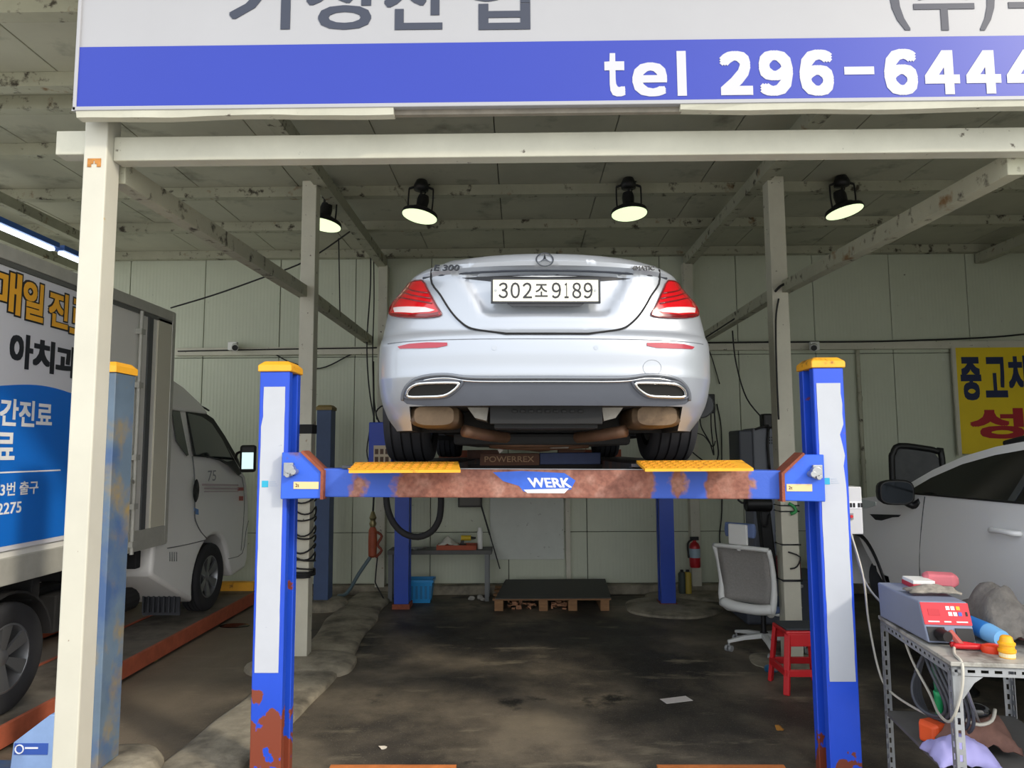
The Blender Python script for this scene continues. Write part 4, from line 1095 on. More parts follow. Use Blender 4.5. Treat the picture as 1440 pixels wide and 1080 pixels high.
for xx in ((CX, -4.93),):
    A = [cabm.v((lean(CX, z, y), y, z)) for y, z in prof]; B = [cabm.v((lean(-4.93, z, y), y, z)) for y, z in prof]
    cabm.f(A); cabm.f(B[::-1]); n = len(A)
    for i in range(n): cabm.f([A[i], B[i], B[(i+1)%n], A[(i+1)%n]])
cab = cabm.build('cab', M_tw, tr, bevel=.035, segs=3, angle=40, smooth=50)
def on_cab(px, py, off=0):
    p = atX(px, py, CX)
    for _ in range(6): p = atX(px, py, lean(CX, p.z, p.y) + off)
    return p
def cab_patch(pxs, off, m, name, par, th=.004):
    pts = [on_cab(*p, off) for p in pxs]
    return MB().prism(pts, (-th, 0, 0)).build(name, m, par)
Z5 = lambda x, y: (200 + x / 2.842, 500 + y / 2.842)
M_twin = mat('truck_window', '#2c3335', .08, coat=.5)
M_wtrim = mat('window_trim', '#1b1c1e', .6)
cab_patch([Z5(*p) for p in ((172, 208), (240, 222), (285, 252), (330, 320), (385, 415), (398, 470), (385, 480), (345, 440), (310, 420), (262, 408), (206, 402))], .004, M_wtrim, 'window_frame', cab)
cab_patch([Z5(*p) for p in ((182, 230), (240, 245), (278, 272), (320, 335), (362, 418), (340, 425), (310, 412), (265, 402), (214, 397))], .007, M_twin, 'door_window', cab)
cab_patch([Z5(*p) for p in ((122, 203), (148, 208), (166, 300), (186, 398), (178, 402), (136, 340), (122, 240))], .005, M_twin, 'quarter_window', cab)
M_line = mat('panel_line', '#6d7072', .6)
def cab_line(pxs, r, m, name, off=.001):
    return MB().tube([on_cab(*Z5(*p), off) for p in pxs], r, 6, smooth=3).build(name, m, cab, smooth=True)
cab_line([(200, 402), (205, 440), (210, 520), (210, 620), (213, 660), (235, 705), (258, 730)], .006, M_line, 'door_gap')
cab_line([(258, 408), (320, 420), (385, 478), (402, 500), (408, 610), (395, 780)], .004, M_line, 'door_gap')
cab_line([(100, 770), (180, 755), (250, 738)], .005, M_line, 'panel_gap')
cab_line([(345, 812), (400, 790), (415, 700), (425, 660)], .004, M_line, 'bumper_gap')
cab_line([(120, 183), (190, 188), (240, 205), (266, 220)], .010, M_wtrim, 'roof_gutter', .004)
for k in range(4): cab_line([(110 + k * 9, 785), (110 + k * 9, 822)], .005, M_line, 'vent_slot')
hp = on_cab(*Z5(213, 540), .004)
b = MB(); b.lathe([(0, 0), (.075, 0), (.085, .006), (.075, .012), (0, .008)], Matrix.Translation(hp) @ Matrix.Rotation(R(90), 4, 'Y') @ Matrix.Diagonal((1.35, .75, 1, 1)), 20)
b.build('door_handle', M_black, cab, smooth=40)
M_str = mat('stripe_grey', '#b9aab0', .5); M_strr = mat('stripe_red', '#b4504e', .5)
cab_patch([Z5(*p) for p in ((240, 512), (385, 515), (385, 521), (240, 520))], .0045, M_str, 'stripe', cab)
cab_patch([Z5(*p) for p in ((248, 528), (385, 530), (385, 535), (248, 534))], .0045, M_str, 'stripe', cab)
cab_patch([Z5(*p) for p in ((248, 542), (385, 542), (385, 545), (248, 546))], .0045, M_str, 'stripe', cab)
cab_patch([Z5(*p) for p in ((382, 527), (405, 527), (405, 540), (382, 540))], .004, M_strr, 'decal', cab)
cab_patch([Z5(*p) for p in ((388, 562), (404, 562), (404, 580), (388, 580))], .004, M_strr, 'decal', cab)
cab_patch([Z5(*p) for p in ((208, 608), (225, 615), (226, 636), (212, 634))], .004, mat('decal_blue', '#5a86c4', .5), 'decal', cab)
a_, b_ = on_cab(*Z5(258, 482), .003), on_cab(*Z5(298, 482), .003)
txt('75', face_x(((a_.x + b_.x) / 2 + .001, (a_.y + b_.y) / 2, a_.z)), .20, .11, mat('decal_grey', '#8d9097', .5), cab, 'lettering', .0, .001)
# wind deflector on the roof, mirror, flap
MB().loft([[(x0_, y, z) for x0_, y, z in ((-3.34, 6.70, 2.2), (-3.34, 7.60, 2.2), (-3.37, 7.42, 2.32), (-3.42, 7.14, 2.46), (-3.45, 6.72, 2.58))], [(x0_, y, z) for x0_, y, z in ((-4.84, 6.70, 2.2), (-4.84, 7.60, 2.2), (-4.81, 7.42, 2.32), (-4.76, 7.14, 2.46), (-4.73, 6.72, 2.58))]]).build('wind_deflector', M_tw, tr, smooth=50, bevel=.03, segs=3)
mp = atX(348, 645, -3.02)
mr = MB(Matrix.Translation(mp) @ Matrix.Rotation(R(12), 4, 'Z'))
mr.box((-.085, 0, -.15), (.085, .09, .15)); mro = mr.build('door_mirror', M_black, tr, bevel=.03, segs=3)
MB(Matrix.Translation(mp) @ Matrix.Rotation(R(12), 4, 'Z')).box((-.06, -.004, -.115), (.065, .002, .07)).build('mirror_glass', mat('mirror_glass', '#b8cfd0', .05, 1.0), mro, bevel=.002)
MB().tube([mp + Vector((-.05, .05, .08)), mp + Vector((-.14, .06, .06)), Vector((-3.30, 8.25, mp.z - .02))], .014, 8).build('mirror_arm', M_black, mro, smooth=True)
fl = MB()
fl.prism([(-3.30, 6.96, .70), (-3.30, 6.99, .23), (-3.66, 6.99, .23), (-3.66, 6.96, .70)], (0, .02, 0))
for k in range(7): fl.box((-3.65 + k * .05, 6.955, .26), (-3.635 + k * .05, 6.99, .66))
fl.build('mud_flap', mat('flap_grey', '#34363c', .7), tr)

# ------------------------------------------------------------------ grey suv in the right bay, front wheel off, raised a little
sv = thing('suv_car', 'pale grey sport utility car in the right bay with missing front wheel', 'car', (3.85, 5.0, 0))
M_suv = mat('suv_paint', '#e9e9e8', .38, .0, coat=.4)
SX, SW = 2.95, 1.80
def sx_lean(y, z):
    return .50 * max(0, z - 1.43) + .10 * max(0, 1.0 - z) ** 1.5 + .35 * max(0, y - 6.6) ** 2 - .035 * math.sin(max(0, min(1, (z - .55) / .85)) * math.pi)
wy, wz, wr = 6.32, .66, .385
arch = [(wy + wr * math.cos(a), wz + wr * math.sin(a)) for a in np.linspace(math.pi + .25, -.25, 20)]
bodyP = [(2.45, .62), (2.75, .52)] + [(5.75, .50)] + arch + [(7.1, .52), (7.28, .62), (7.33, .9), (7.27, 1.12), (7.0, 1.26), (6.3, 1.36), (5.60, 1.45), (5.3, 1.452), (3.6, 1.47), (2.7, 1.48), (2.4, 1.40), (2.36, 1.0)]
zl = np.linspace(.5, 1.48, 15)
def side_shell(P, x_at, name, m, par, cut=.12):
    bm = bmesh.new(); bm.faces.new([bm.verts.new((0, y, z)) for y, z in P]); bmesh.ops.triangulate(bm, faces=bm.faces[:], ngon_method='EAR_CLIP')
    ys_ = [p[0] for p in P]; zs_ = [p[1] for p in P]
    for lo, hi, ax in ((min(ys_), max(ys_), 1), (min(zs_), max(zs_), 2)):
        n = int((hi - lo) / cut)
        for i in range(1, n + 1):
            co = [0, 0, 0]; co[ax] = lo + (hi - lo) * i / (n + 1); nor = [0, 0, 0]; nor[ax] = 1
            bmesh.ops.bisect_plane(bm, geom=bm.verts[:] + bm.edges[:] + bm.faces[:], plane_co=co, plane_no=nor)
    bound = [e for e in bm.edges if e.is_boundary]
    r = bmesh.ops.extrude_edge_only(bm, edges=bound)
    far = {g for g in r['geom'] if isinstance(g, bmesh.types.BMVert)}
    for v in bm.verts:
        if v in far: v.co.x = 2 * (SX + SW / 2) - x_at(v.co.y, v.co.z)
    for v in bm.verts:
        if v not in far: v.co.x = x_at(v.co.y, v.co.z)
    ff = [e for e in bm.edges if e.is_boundary]
    bmesh.ops.contextual_create(bm, geom=ff)
    mb = MB(); mb.bm.free(); mb.bm = bm
    return mb.build(name, m, par, smooth=40)
xs_ = lambda y, z: SX + sx_lean(y, z)
sb = side_shell(bodyP, xs_, 'body', M_suv, sv)
cabP = [(2.45, 1.475), (5.72, 1.445), (5.56, 1.53), (5.34, 1.635), (5.05, 1.735), (4.75, 1.80), (4.45, 1.838), (4.0, 1.86), (3.4, 1.87), (2.8, 1.85), (2.55, 1.78)]
cbn = side_shell(cabP, xs_, 'cabin', M_suv, sv, .1)
def on_suv(px, py, off=0):
    p = atX(px, py, SX)
    for _ in range(8): p = atX(px, py, xs_(p.y, p.z) - off)
    return p
M_swin = mat('suv_window', '#090a0c', .12)
def suv_patch(P, off, m, name, par, cut=.1, th=.006):
    bm = bmesh.new(); bm.faces.new([bm.verts.new((0, y, z)) for y, z in P]); bmesh.ops.triangulate(bm, faces=bm.faces[:], ngon_method='EAR_CLIP')
    ys_ = [p[0] for p in P]; zs_ = [p[1] for p in P]
    for lo, hi, ax in ((min(ys_), max(ys_), 1), (min(zs_), max(zs_), 2)):
        n = int((hi - lo) / cut)
        for i in range(1, n + 1):
            co = [0, 0, 0]; co[ax] = lo + (hi - lo) * i / (n + 1); nor = [0, 0, 0]; nor[ax] = 1
            bmesh.ops.bisect_plane(bm, geom=bm.verts[:] + bm.edges[:] + bm.faces[:], plane_co=co, plane_no=nor)
    for v in bm.verts: v.co.x = xs_(v.co.y, v.co.z) - off
    r = bmesh.ops.extrude_face_region(bm, geom=list(bm.faces))
    for g in r['geom']:
        if isinstance(g, bmesh.types.BMVert): g.co.x += th
    mb = MB(); mb.bm.free(); mb.bm = bm
    return mb.build(name, m, par, smooth=40)
winP = [(2.62, 1.485), (5.56, 1.455), (5.32, 1.575), (5.02, 1.68), (4.72, 1.745), (4.42, 1.785), (4.0, 1.81), (3.4, 1.82), (2.9, 1.80)]
wo = suv_patch(winP, .004, M_swin, 'side_window', cbn)
suv_patch([(4.36, 1.47), (4.42, 1.47), (4.34, 1.76), (4.28, 1.765)], .008, mat('pillar_gloss', '#33373c', .12, coat=1), 'window_pillar', cbn)
MB().tube([Vector((xs_(y, z) - .006, y, z)) for y, z in ((2.62, 1.482), (3.6, 1.472), (4.6, 1.463), (5.42, 1.455))], .008, 6).build('belt_moulding', M_black, cbn, smooth=True)
MB().tube([Vector((xs_(y, z) + .06, y, z + .01)) for y, z in ((4.75, 1.81), (4.5, 1.85), (4.0, 1.885), (3.4, 1.90), (2.6, 1.88))], .022, 8).build('roof_rail', M_black, cbn, smooth=True)
b = MB(); b.box((3.6, 5.25, 1.34), (4.1, 5.45, 1.62))
def sline(P, r, m, name, off=.0):
    return MB().tube([Vector((xs_(y, z) - off, y, z)) for y, z in P], r, 6, smooth=3).build(name, m, sb, smooth=True)
M_gap = mat('suv_gap', '#3f4245', .6)
sline([(5.30, 1.44), (5.32, 1.2), (5.36, .9), (5.40, .65)], .004, M_gap, 'door_gap'); sline([(4.12, 1.46), (4.14, 1.1), (4.05, .7), (3.9, .56)], .004, M_gap, 'door_gap')
for y0 in (4.40, 3.15):
    MB().tube([Vector((xs_(y, z) - o, y, z)) for y, z, o in ((y0 + .13, 1.285, .0), (y0 + .10, 1.285, .035), (y0, 1.29, .045), (y0 - .10, 1.288, .035), (y0 - .12, 1.288, .0))], .017, 8).build('door_handle', M_suv, sb, smooth=True)
g = [on_suv(*p, .0) for p in ((1224, 723), (1267, 724), (1264, 727), (1248, 728), (1240, 732), (1232, 731))]
suv_patch([(p.y, p.z) for p in g], .006, M_black, 'fender_vent', sb, .2)
for px, py in ((1205, 707), (1230, 710)):
    pass
g = [on_suv(*p, .0) for p in ((1196, 706), (1212, 702), (1232, 706), (1232, 711), (1218, 715), (1200, 715))]
suv_patch([(p.y, p.z) for p in g], .006, mat('lamp_clear', '#cfd8d6', .15, coat=.6), 'side_lamp', sb, .2)
# black wheel arch trim, mechanics inside the empty arch, sill
MB().loft([[(xs_(wy + r_ * math.cos(a), wz + r_ * math.sin(a)) - o_, wy + r_ * math.cos(a), wz + r_ * math.sin(a)) for r_, o_ in ((.385, -.02), (.385, .012), (.41, .012), (.415, 0))] for a in np.linspace(math.pi + .2, -.2, 26)], caps=False, closed=False).build('arch_trim', M_black, sb, smooth=True)
ms = MB(); ms.box((3.35, 5.9, .45), (4.3, 6.75, 1.05)); ms.build('wheel_well', M_dark, sv)
hb = MB(); hb.cyl((3.35, wy, wz), (3.06, wy, wz), .075, seg=16); hb.cyl((3.10, wy, wz), (3.08, wy, wz), .16, seg=24)
hb.cyl((3.36, wy + .02, wz + .05), (3.42, wy + .05, 1.02), .055, seg=12); hb.bar((3.15, wy - .02, .53), (3.7, wy - .15, .52), .10, .05); hb.bar((3.10, wy + .1, wz + .0), (3.5, wy + .35, wz + .02), .04, .04)
hb.bar((3.1, wy - .62, .60), (3.1, wy + .1, .57), .03, .035)
hb.build('suspension', mat('suspension_grey', '#4b4e52', .5, .5, var=.3, vscale=12), sv, smooth=40)
suv_patch([(2.75, .50), (5.72, .48), (5.80, .62), (5.74, .66), (2.8, .66)], .008, M_black, 'sill_trim', sb)
wheel(Matrix.Identity(4), 3.09, 3.55, .34 + .33, .35, .225, .23, sv, 5, side=-1)
wheel(Matrix.Identity(4), 4.62, 3.55, .34 + .33, .35, .225, .23, sv, 5, side=1)
wheel(Matrix.Identity(4), 4.62, 6.32, .34 + .33, .35, .225, .23, sv, 5, side=1)
# mirror
mp = atX(1258, 692, 2.80)
m_ = MB(Matrix.Translation(mp) @ Matrix.Rotation(R(-8), 4, 'Z'))
m_.loft([[(.13 * math.copysign(abs(math.cos(a)) ** .6, math.cos(a)) * k, y, .095 * math.copysign(abs(math.sin(a)) ** .6, math.sin(a)) * k) for a in np.linspace(0, 2 * math.pi, 20, endpoint=False)] for y, k in ((-.05, .9), (-.03, 1), (.05, .9), (.12, .5))])
mo_ = m_.build('door_mirror', M_black, sv, smooth=40)
MB(Matrix.Translation(mp) @ Matrix.Rotation(R(-8), 4, 'Z')).loft([[(.11 * math.copysign(abs(math.cos(a)) ** .6, math.cos(a)), y, .078 * math.copysign(abs(math.sin(a)) ** .6, math.sin(a))) for a in np.linspace(0, 2 * math.pi, 20, endpoint=False)] for y in (-.052, -.045)]).build('mirror_glass', mat('mirror_dark', '#24282c', .06, .8), mo_)
MB().tube([mp + Vector((.06, .02, -.05)), mp + Vector((.13, .0, -.10)), Vector((2.965, mp.y - .05, 1.40))], .028, 8).build('mirror_arm', M_black, mo_, smooth=True)
# low stands that carry the suv
for x, y in ((3.2, 5.5), (4.5, 5.5), (3.2, 4.3), (4.5, 4.3)):
    s_ = MB(); s_.lathe([(.16, 0), (.16, .02), (.06, .10), (.05, .43), (.08, .45), (.08, .50), (0, .50)], Matrix.Translation((x, y, 0)), 16)
    o = s_.build('axle_stand', M_black, smooth=40); tag(o, 'black stand under the %s %s of the pale grey car' % ('near' if x < 4 else 'far', 'front' if y > 5 else 'rear'), 'stand')
for x in (3.09, 4.62):
    o = MB().box((x - .2, 3.2, 0), (x + .2, 3.9, .315)).build('wheel_block', M_dark); tag(o, 'dark block under the %s rear wheel of the pale grey car' % ('near' if x < 4 else 'far'), 'block')
o = MB().box((4.45, 6.0, 0), (4.8, 6.65, .315)).build('wheel_block', M_dark); tag(o, 'dark block under far front wheel of the pale grey car', 'block')
# ------------------------------------------------------------------ things on and near the back wall
WY = WALLY
# yellow banner
yb = thing('yellow_banner', 'yellow banner with navy and red Korean letters on back wall at right', 'banner', (6.3, WY - .08, 2.5))
p0 = atY(1342, 489, WY - .085); p1 = atY(1345, 640, WY - .085)
MB().box((p0.x, WY - .085, 1.72), (p0.x + 2.6, WY - .078, p0.z)).build('banner_sheet', mat('banner_yellow', '#e6c81a', .5, var=.05, vscale=3), yb)
MB().box((p0.x - .035, WY - .09, 1.70), (p0.x + .01, WY - .06, p0.z + .02)).build('banner_frame', M_midpost, yb)
M_nv = mat('banner_navy', '#17244f', .5); M_rd = mat('banner_red', '#a8202c', .5)
def wtxt(s_, xa, xb, zt, zb, m, bold):
    a = atY(xa, (zt + zb) / 2, WY - .086); b = atY(xb, (zt + zb) / 2, WY - .086); t_ = atY((xa + xb) / 2, zt, WY - .086).z; q = atY((xa + xb) / 2, zb, WY - .086).z
    txt(s_, face_y(((a.x + b.x) / 2, WY - .0855, (t_ + q) / 2)), b.x - a.x, t_ - q, m, yb, 'lettering', bold, .002)
wtxt('중', 1351, 1380, 502, 563, M_nv, .045); wtxt('고', 1385, 1416, 502, 559, M_nv, .045); wtxt('차', 1418, 1450, 500, 556, M_nv, .045)
wtxt('성', 1364, 1440, 574, 617, M_rd, .04); wtxt('능', 1450, 1520, 574, 617, M_rd, .04)

# cctv
for px, py, lab, d in ((328, 487, 'small white security camera on the wall rail behind the truck', 1), (1147, 487, 'small white security camera on the wall rail right of the car', -1)):
    p = atY(px, py, WY - .12)
    t = thing('security_camera', lab, 'camera', (p.x, WY - .07, p.z))
    MB().box((p.x - .07, WY - .13, p.z - .05), (p.x + .05, WY - .072, p.z + .06)).build('mount_box', M_white, t, bevel=.01)
    MB().cyl((p.x + .02 * d, WY - .12, p.z), (p.x + .08 * d, WY - .26, p.z - .04), .045, seg=16).build('camera_body', M_white, t, smooth=40)
    MB().cyl((p.x + .078 * d, WY - .255, p.z - .039), (p.x + .083 * d, WY - .268, p.z - .042), .036, seg=16).build('lens', M_black, t)

# bench with things on it
bz = .60; y0, y1 = WY - .50, WY - .16
bn_ = thing('work_bench', 'narrow grey bench against the back wall behind left rear post', 'bench', (-1.05, WY - .3, 0))
MB().box((-1.62, y0, bz - .05), (-.36, y1, bz)).build('bench_top', mat('bench_top', '#5a5a58', .6, var=.2, vscale=8), bn_, bevel=.004)
for x in (-1.58, -.42):
    for y in (y0 + .03, y1 - .03): MB().box((x - .025, y - .025, 0), (x + .025, y + .025, bz - .05)).build('leg', mat('bench_leg', '#77797a', .6, .3), bn_)
def on_bench(px, py): return atY(px, py, y0 + .15)
p = on_bench(675, 768)
t = MB().lathe([(0, 0), (.032, 0), (.032, .20), (.024, .215), (.024, .255), (0, .258)], Matrix.Translation((p.x, y0 + .15, bz)), 16).build('spray_can', M_white, smooth=40); tag(t, 'white spray can at the right end of the back bench', 'can')
ot = thing('tool_tray', 'orange red tray lying on the back bench', 'tray', (-.78, y0 + .14, bz))
MB().box((-1.02, y0 + .04, bz), (-.56, y0 + .26, bz + .015)).build('tray_bottom', mat('tray_orange', '#b5522f', .6, var=.2, vscale=9), ot)
tb = MB(); tb.box((-1.02, y0 + .03, bz), (-.56, y0 + .045, bz + .055)); tb.box((-1.02, y0 + .255, bz), (-.56, y0 + .27, bz + .055)); tb.box((-1.03, y0 + .03, bz), (-1.015, y0 + .27, bz + .055)); tb.box((-.565, y0 + .03, bz), (-.55, y0 + .27, bz + .055)); tb.build('tray_rim', mat('tray_orange_rim', '#a94c2c', .6), ot)
cl = MB(); V = []
for i in range(13):
    V.append([cl.v((-1.04 + .28 * i / 12, y0 + .06 + .18 * j / 8, bz + .05 + .10 * math.exp(-((i - 6) / 3) ** 2 - ((j - 4) / 3) ** 2) + .03 * noise.noise(Vector((i * .6, j * .7, 2))))) for j in range(9)])
for i in range(12):
    for j in range(8): cl.f([V[i][j], V[i+1][j], V[i+1][j+1], V[i][j+1]])
o = cl.build('rag', mat('rag_white', '#cfccc0', .9), smooth=True); so = o.modifiers.new('s', 'SOLIDIFY'); so.thickness = .006; tag(o, 'crumpled off-white rag on the orange tray', 'rag')
dr = thing('cordless_drill', 'small yellow and black drill on the back bench', 'drill', (-.68, y0 + .16, bz + .02))
M_dy = mat('drill_yellow', '#d4b52a', .5)
MB().cyl((-.74, y0 + .15, bz + .13), (-.62, y0 + .15, bz + .13), .032, seg=14).build('drill_body', M_dy, dr, smooth=40)
MB().cyl((-.62, y0 + .15, bz + .13), (-.56, y0 + .15, bz + .13), .018, .010, seg=12).build('chuck', M_black, dr, smooth=40)
MB().bar((-.72, y0 + .15, bz + .12), (-.73, y0 + .15, bz + .055), .032, .04).build('grip', M_black, dr); MB().box((-.78, y0 + .11, bz + .018), (-.68, y0 + .19, bz + .06)).build('battery', M_black, dr, bevel=.006)
o = MB().bar((-1.28, y0 + .05, bz + .012), (-1.18, y0 + .2, bz + .012), .02, .02).bar((-1.30, y0 + .06, bz + .010), (-1.36, y0 + .2, bz + .010), .018, .018).bar((-1.36, y0 + .16, bz + .01), (-1.2, y0 + .16, bz + .01), .018, .018).build('hand_tool', M_steel, bevel=.003); tag(o, 'small steel tool on the left part of the back bench', 'tool')
bk = thing('plastic_basket', 'bright blue plastic basket on the floor under the back bench', 'basket', (-1.22, WY - .48, 0))
M_bk2 = mat('basket_blue', '#1f8fd0', .45)
rg = lambda f, z: [(-1.23 + sx * .17 * f, WY - .48 + sy_ * .12 * f, z) for sx, sy_ in ((-1, -1), (1, -1), (1, 1), (-1, 1))]
b = MB(); b.loft([rg(.82, .0), rg(1.0, .24), rg(1.07, .24), rg(1.07, .27), rg(.97, .27), rg(.80, .02)]); b.build('basket_body', M_bk2, bk)
b = MB()
for k in range(6): b.box((-1.37 + k * .055, WY - .60 - .001, .05), (-1.345 + k * .055, WY - .58, .20))
b.build('basket_rib', mat('basket_blue_dark', '#1670a8', .5), bk)
# dark box fixed to the wall, strap under it
o = thing('wall_box', 'dark metal box on back wall under the car, above the bench', 'box', (-.65, WY - .1, 1.2))
p = atY(661, 713, WY - .1)
MB().box((p.x - .15, WY - .14, p.z), (p.x + .15, WY - .002, p.z + .32)).build('box_body', mat('dark_box', '#3d3a36', .6), o, bevel=.01)
MB().box((p.x - .125, WY - .145, p.z + .025), (p.x + .125, WY - .139, p.z + .29)).build('box_face', mat('dark_box_face', '#5a5750', .5), o)
a, b_ = atY(675, 705, WY - .12), atY(703, 800, WY - .2)
o = MB().bar(a, (b_ + a) / 2, .03, .012).bar((a + b_) / 2, b_, .016, .010).build('squeegee_stick', M_black); tag(o, 'thin dark stick leaning on the back wall beside the bench', 'stick')
a, b_ = atY(683, 740, WY - .1), atY(686, 775, WY - .15)
for k in range(5):
    pass
# pallet with black sheet
pa = thing('wooden_pallet', 'wooden pallet on the floor at the back wall', 'pallet', (.33, 8.6, 0))
M_wood = mat('pallet_wood', '#8f6a48', .8, var=.25, vscale=9, stretch=(1, 6, 6))
for x in (-.26, .24, .57, .93): MB().box((x - .05, 8.18, 0), (x + .05, 8.98, .115)).build('block', M_wood, pa, bevel=.004)
for y in (8.2, 8.45, 8.7, 8.92): MB().box((-.33, y - .02, .115), (1.0, y + .06, .135)).build('slat', M_wood, pa, bevel=.003)
for x, w_ in ((.04, .2), (.4, .12)):
    pass
o = MB().prism([(-.30, 8.14, .138), (1.0, 8.16, .138), (1.03, 8.98, .20), (-.20, 8.96, .20)], (0, 0, .012)).build('rubber_mat', mat('mat_dark', '#3b3b38', .6, var=.25, vscale=5), bevel=.003); tag(o, 'dark flat sheet lying on top of the wooden pallet', 'sheet')
rub = MB(); random.seed(3)
for k in range(60):
    c = Vector((random.uniform(-.17, .15) if k % 2 else random.uniform(.33, .5), random.uniform(8.2, 8.5), random.uniform(.01, .07)))
    rub.cbox(c, (random.uniform(.02, .07), random.uniform(.02, .05), random.uniform(.005, .02)), Matrix.Rotation(random.uniform(0, 3), 3, random.choice('XYZ')))
o = rub.build('scrap_pieces', mat('scrap', '#a8795a', .8, var=.5, vscale=40)); tag(o, 'brown scraps and leaves caught under the pallet', 'scraps', kind='stuff')
# small litter near the bench leg
o = MB(); 
for k in range(8): o.ball((-.55 + random.uniform(-.1, .15), WY - .45 + random.uniform(-.1, .1), .03), random.uniform(.02, .045), 8, 5, (1, .8, .7))
o = o.build('crumpled_paper', mat('paper_grey', '#a8a59e', .9), smooth=False); tag(o, 'small crumpled grey litter on the floor beside the bench leg', 'litter', kind='stuff')
# electric hoist control: orange hanging tool with hose
p = atY(524, 760, 8.7)
ho = thing('impact_tool', 'orange air tool hanging at the back left beside wall column', 'tool', p)
MB().loft([[(p.x + r * math.cos(a), p.y + r * math.sin(a), p.z + z) for a in np.linspace(0, 2 * math.pi, 14, endpoint=False)] for z, r in ((-.20, .03), (-.18, .05), (0, .055), (.12, .05), (.16, .03))]).build('tool_body', mat('tool_orange', '#9c4a2c', .55, var=.2, vscale=15), ho, smooth=40)
MB().tube([p + Vector((.05, 0, .10)), p + Vector((.11, 0, .05)), p + Vector((.06, 0, -.05)), p + Vector((.11, 0, -.12)), p + Vector((.04, 0, -.2))], .016, 8).build('handle', mat('tool_orange_dark', '#7d3a26', .6), ho, smooth=True)
MB().lathe([(0, .15), (.03, .16), (.045, .20), (.03, .24), (.045, .27), (.02, .34), (0, .36)], Matrix.Translation(p), 12).build('coupling', mat('brass', '#8a7f5a', .4, .7), ho, smooth=40)
q = atY(519, 490, 8.7)
MB().tube([p + Vector((0, 0, .35)), p + Vector((0.01, 0, .8)), Vector((p.x - .02, p.y, 2.9))], .012, 8).build('hose', M_wire, ho, smooth=True)
o = MB().tube([p + Vector((-.02, 0, -.19)), p + Vector((-.15, -.02, -.38)), p + Vector((-.30, 0, -.62)), Vector((p.x - .42, 8.75, .06))], .022, 8).build('air_pipe', mat('pipe_bluegrey', '#56686e', .5), smooth=True); tag(o, 'blue grey pipe leaning below the orange air tool', 'pipe')
o = MB().tube([p + Vector((.06, 0, -.2)), p + Vector((.04, 0, -.45)), Vector((p.x + .05, 8.7, .2)), Vector((p.x + .16, 8.65, .03))], .008, 6).build('cord', M_wire, smooth=True); tag(o, 'thin black cord hanging below the orange air tool', 'cord')

# power unit of the lift, blue with a label
pu = thing('power_unit', 'blue control box with white label behind the left rear tyre', 'control box', (-1.72, 8.3, 1.8))
a, b_ = atY(520, 594, 8.25), atY(552, 650, 8.25)
MB().box((a.x, 8.2, b_.z - .25), (b_.x, 8.4, a.z)).build('box_body', mat('control_blue', '#2447c0', .4), pu, bevel=.01)
lb = MB().box((a.x + .06, 8.196, 1.64), (b_.x - .01, 8.2, 1.86)).build('label_plate', mat('label_beige', '#cfc0a8', .5), pu)
ln = MB()
for k in range(2):
    for j in range(3): ln.box((a.x + .075 + j * .06, 8.193, 1.67 + k * .09), (a.x + .115 + j * .06, 8.196, 1.73 + k * .09))
ln.build('label_print', mat('label_brown', '#5d4334', .6), lb)
o = MB().tube([(a.x + .1, 8.3, a.z), (a.x + .06, 8.3, a.z + .12), (a.x + .15, 8.32, a.z + .2), (a.x + .25, 8.35, a.z + .1)], .01, 6).tube([(a.x, 8.25, a.z - .1), (a.x - .03, 8.25, 1.8), (a.x, 8.25, 1.65)], .008, 6); o.build('cable', M_wire, pu, smooth=True)
# fat black hose hanging under the left runway
hp_ = [atY(px, py, 6.0) for px, py in ((543, 696), (545, 715), (553, 735), (568, 750), (588, 755), (606, 748), (617, 732), (620, 712), (620, 694))]
o = MB().tube(hp_, .027, 12).build('fat_hose', M_blackr, smooth=True); tag(o, 'fat black hose hanging in a loop under the left runway', 'hose')
q = atY(540, 697, 6.0); o = MB().box((q.x - .07, 5.95, q.z - .01), (q.x + .07, 6.05, q.z + .12)).build('hose_clamp', M_black, bevel=.005); tag(o, 'black clamp block holding the fat hose under the runway', 'clamp')

# coiled air hose round the left middle post
b = MB(); pts = []
cx, cy = -1.893, 6.265
random.seed(5)
N_ = 9
for i in range(N_ * 10 + 1):
    a = 2 * math.pi * i / 10; f = i / (N_ * 10)
    z = 1.52 - (1.52 - .78) * f ** .85 - ((.07 + .03 * math.sin(i * .37)) * abs(math.sin(a)) if f < .85 else 0)
    pts.append((cx + .098 * math.cos(a), cy + .098 * math.sin(a), z))
for k in range(4):
    for i in range(10):
        a = 2 * math.pi * i / 10; pts.append((cx + .098 * math.cos(a), cy + .098 * math.sin(a), .775 - .014 * (k + i / 10)))
o = b.tube(pts, .0075, 6, smooth=2).build('coiled_hose', M_wire, smooth=True); tag(o, 'black coiled air hose wound round the left middle post', 'hose')
b = MB().box((cx - .074, cy - .074, 1.95), (cx + .074, cy + .074, 2.03)).build('rubber_collar', M_blackr, bevel=.006); tag(b, 'black rubber collar on the left middle post above the blue lift bracket', 'collar')

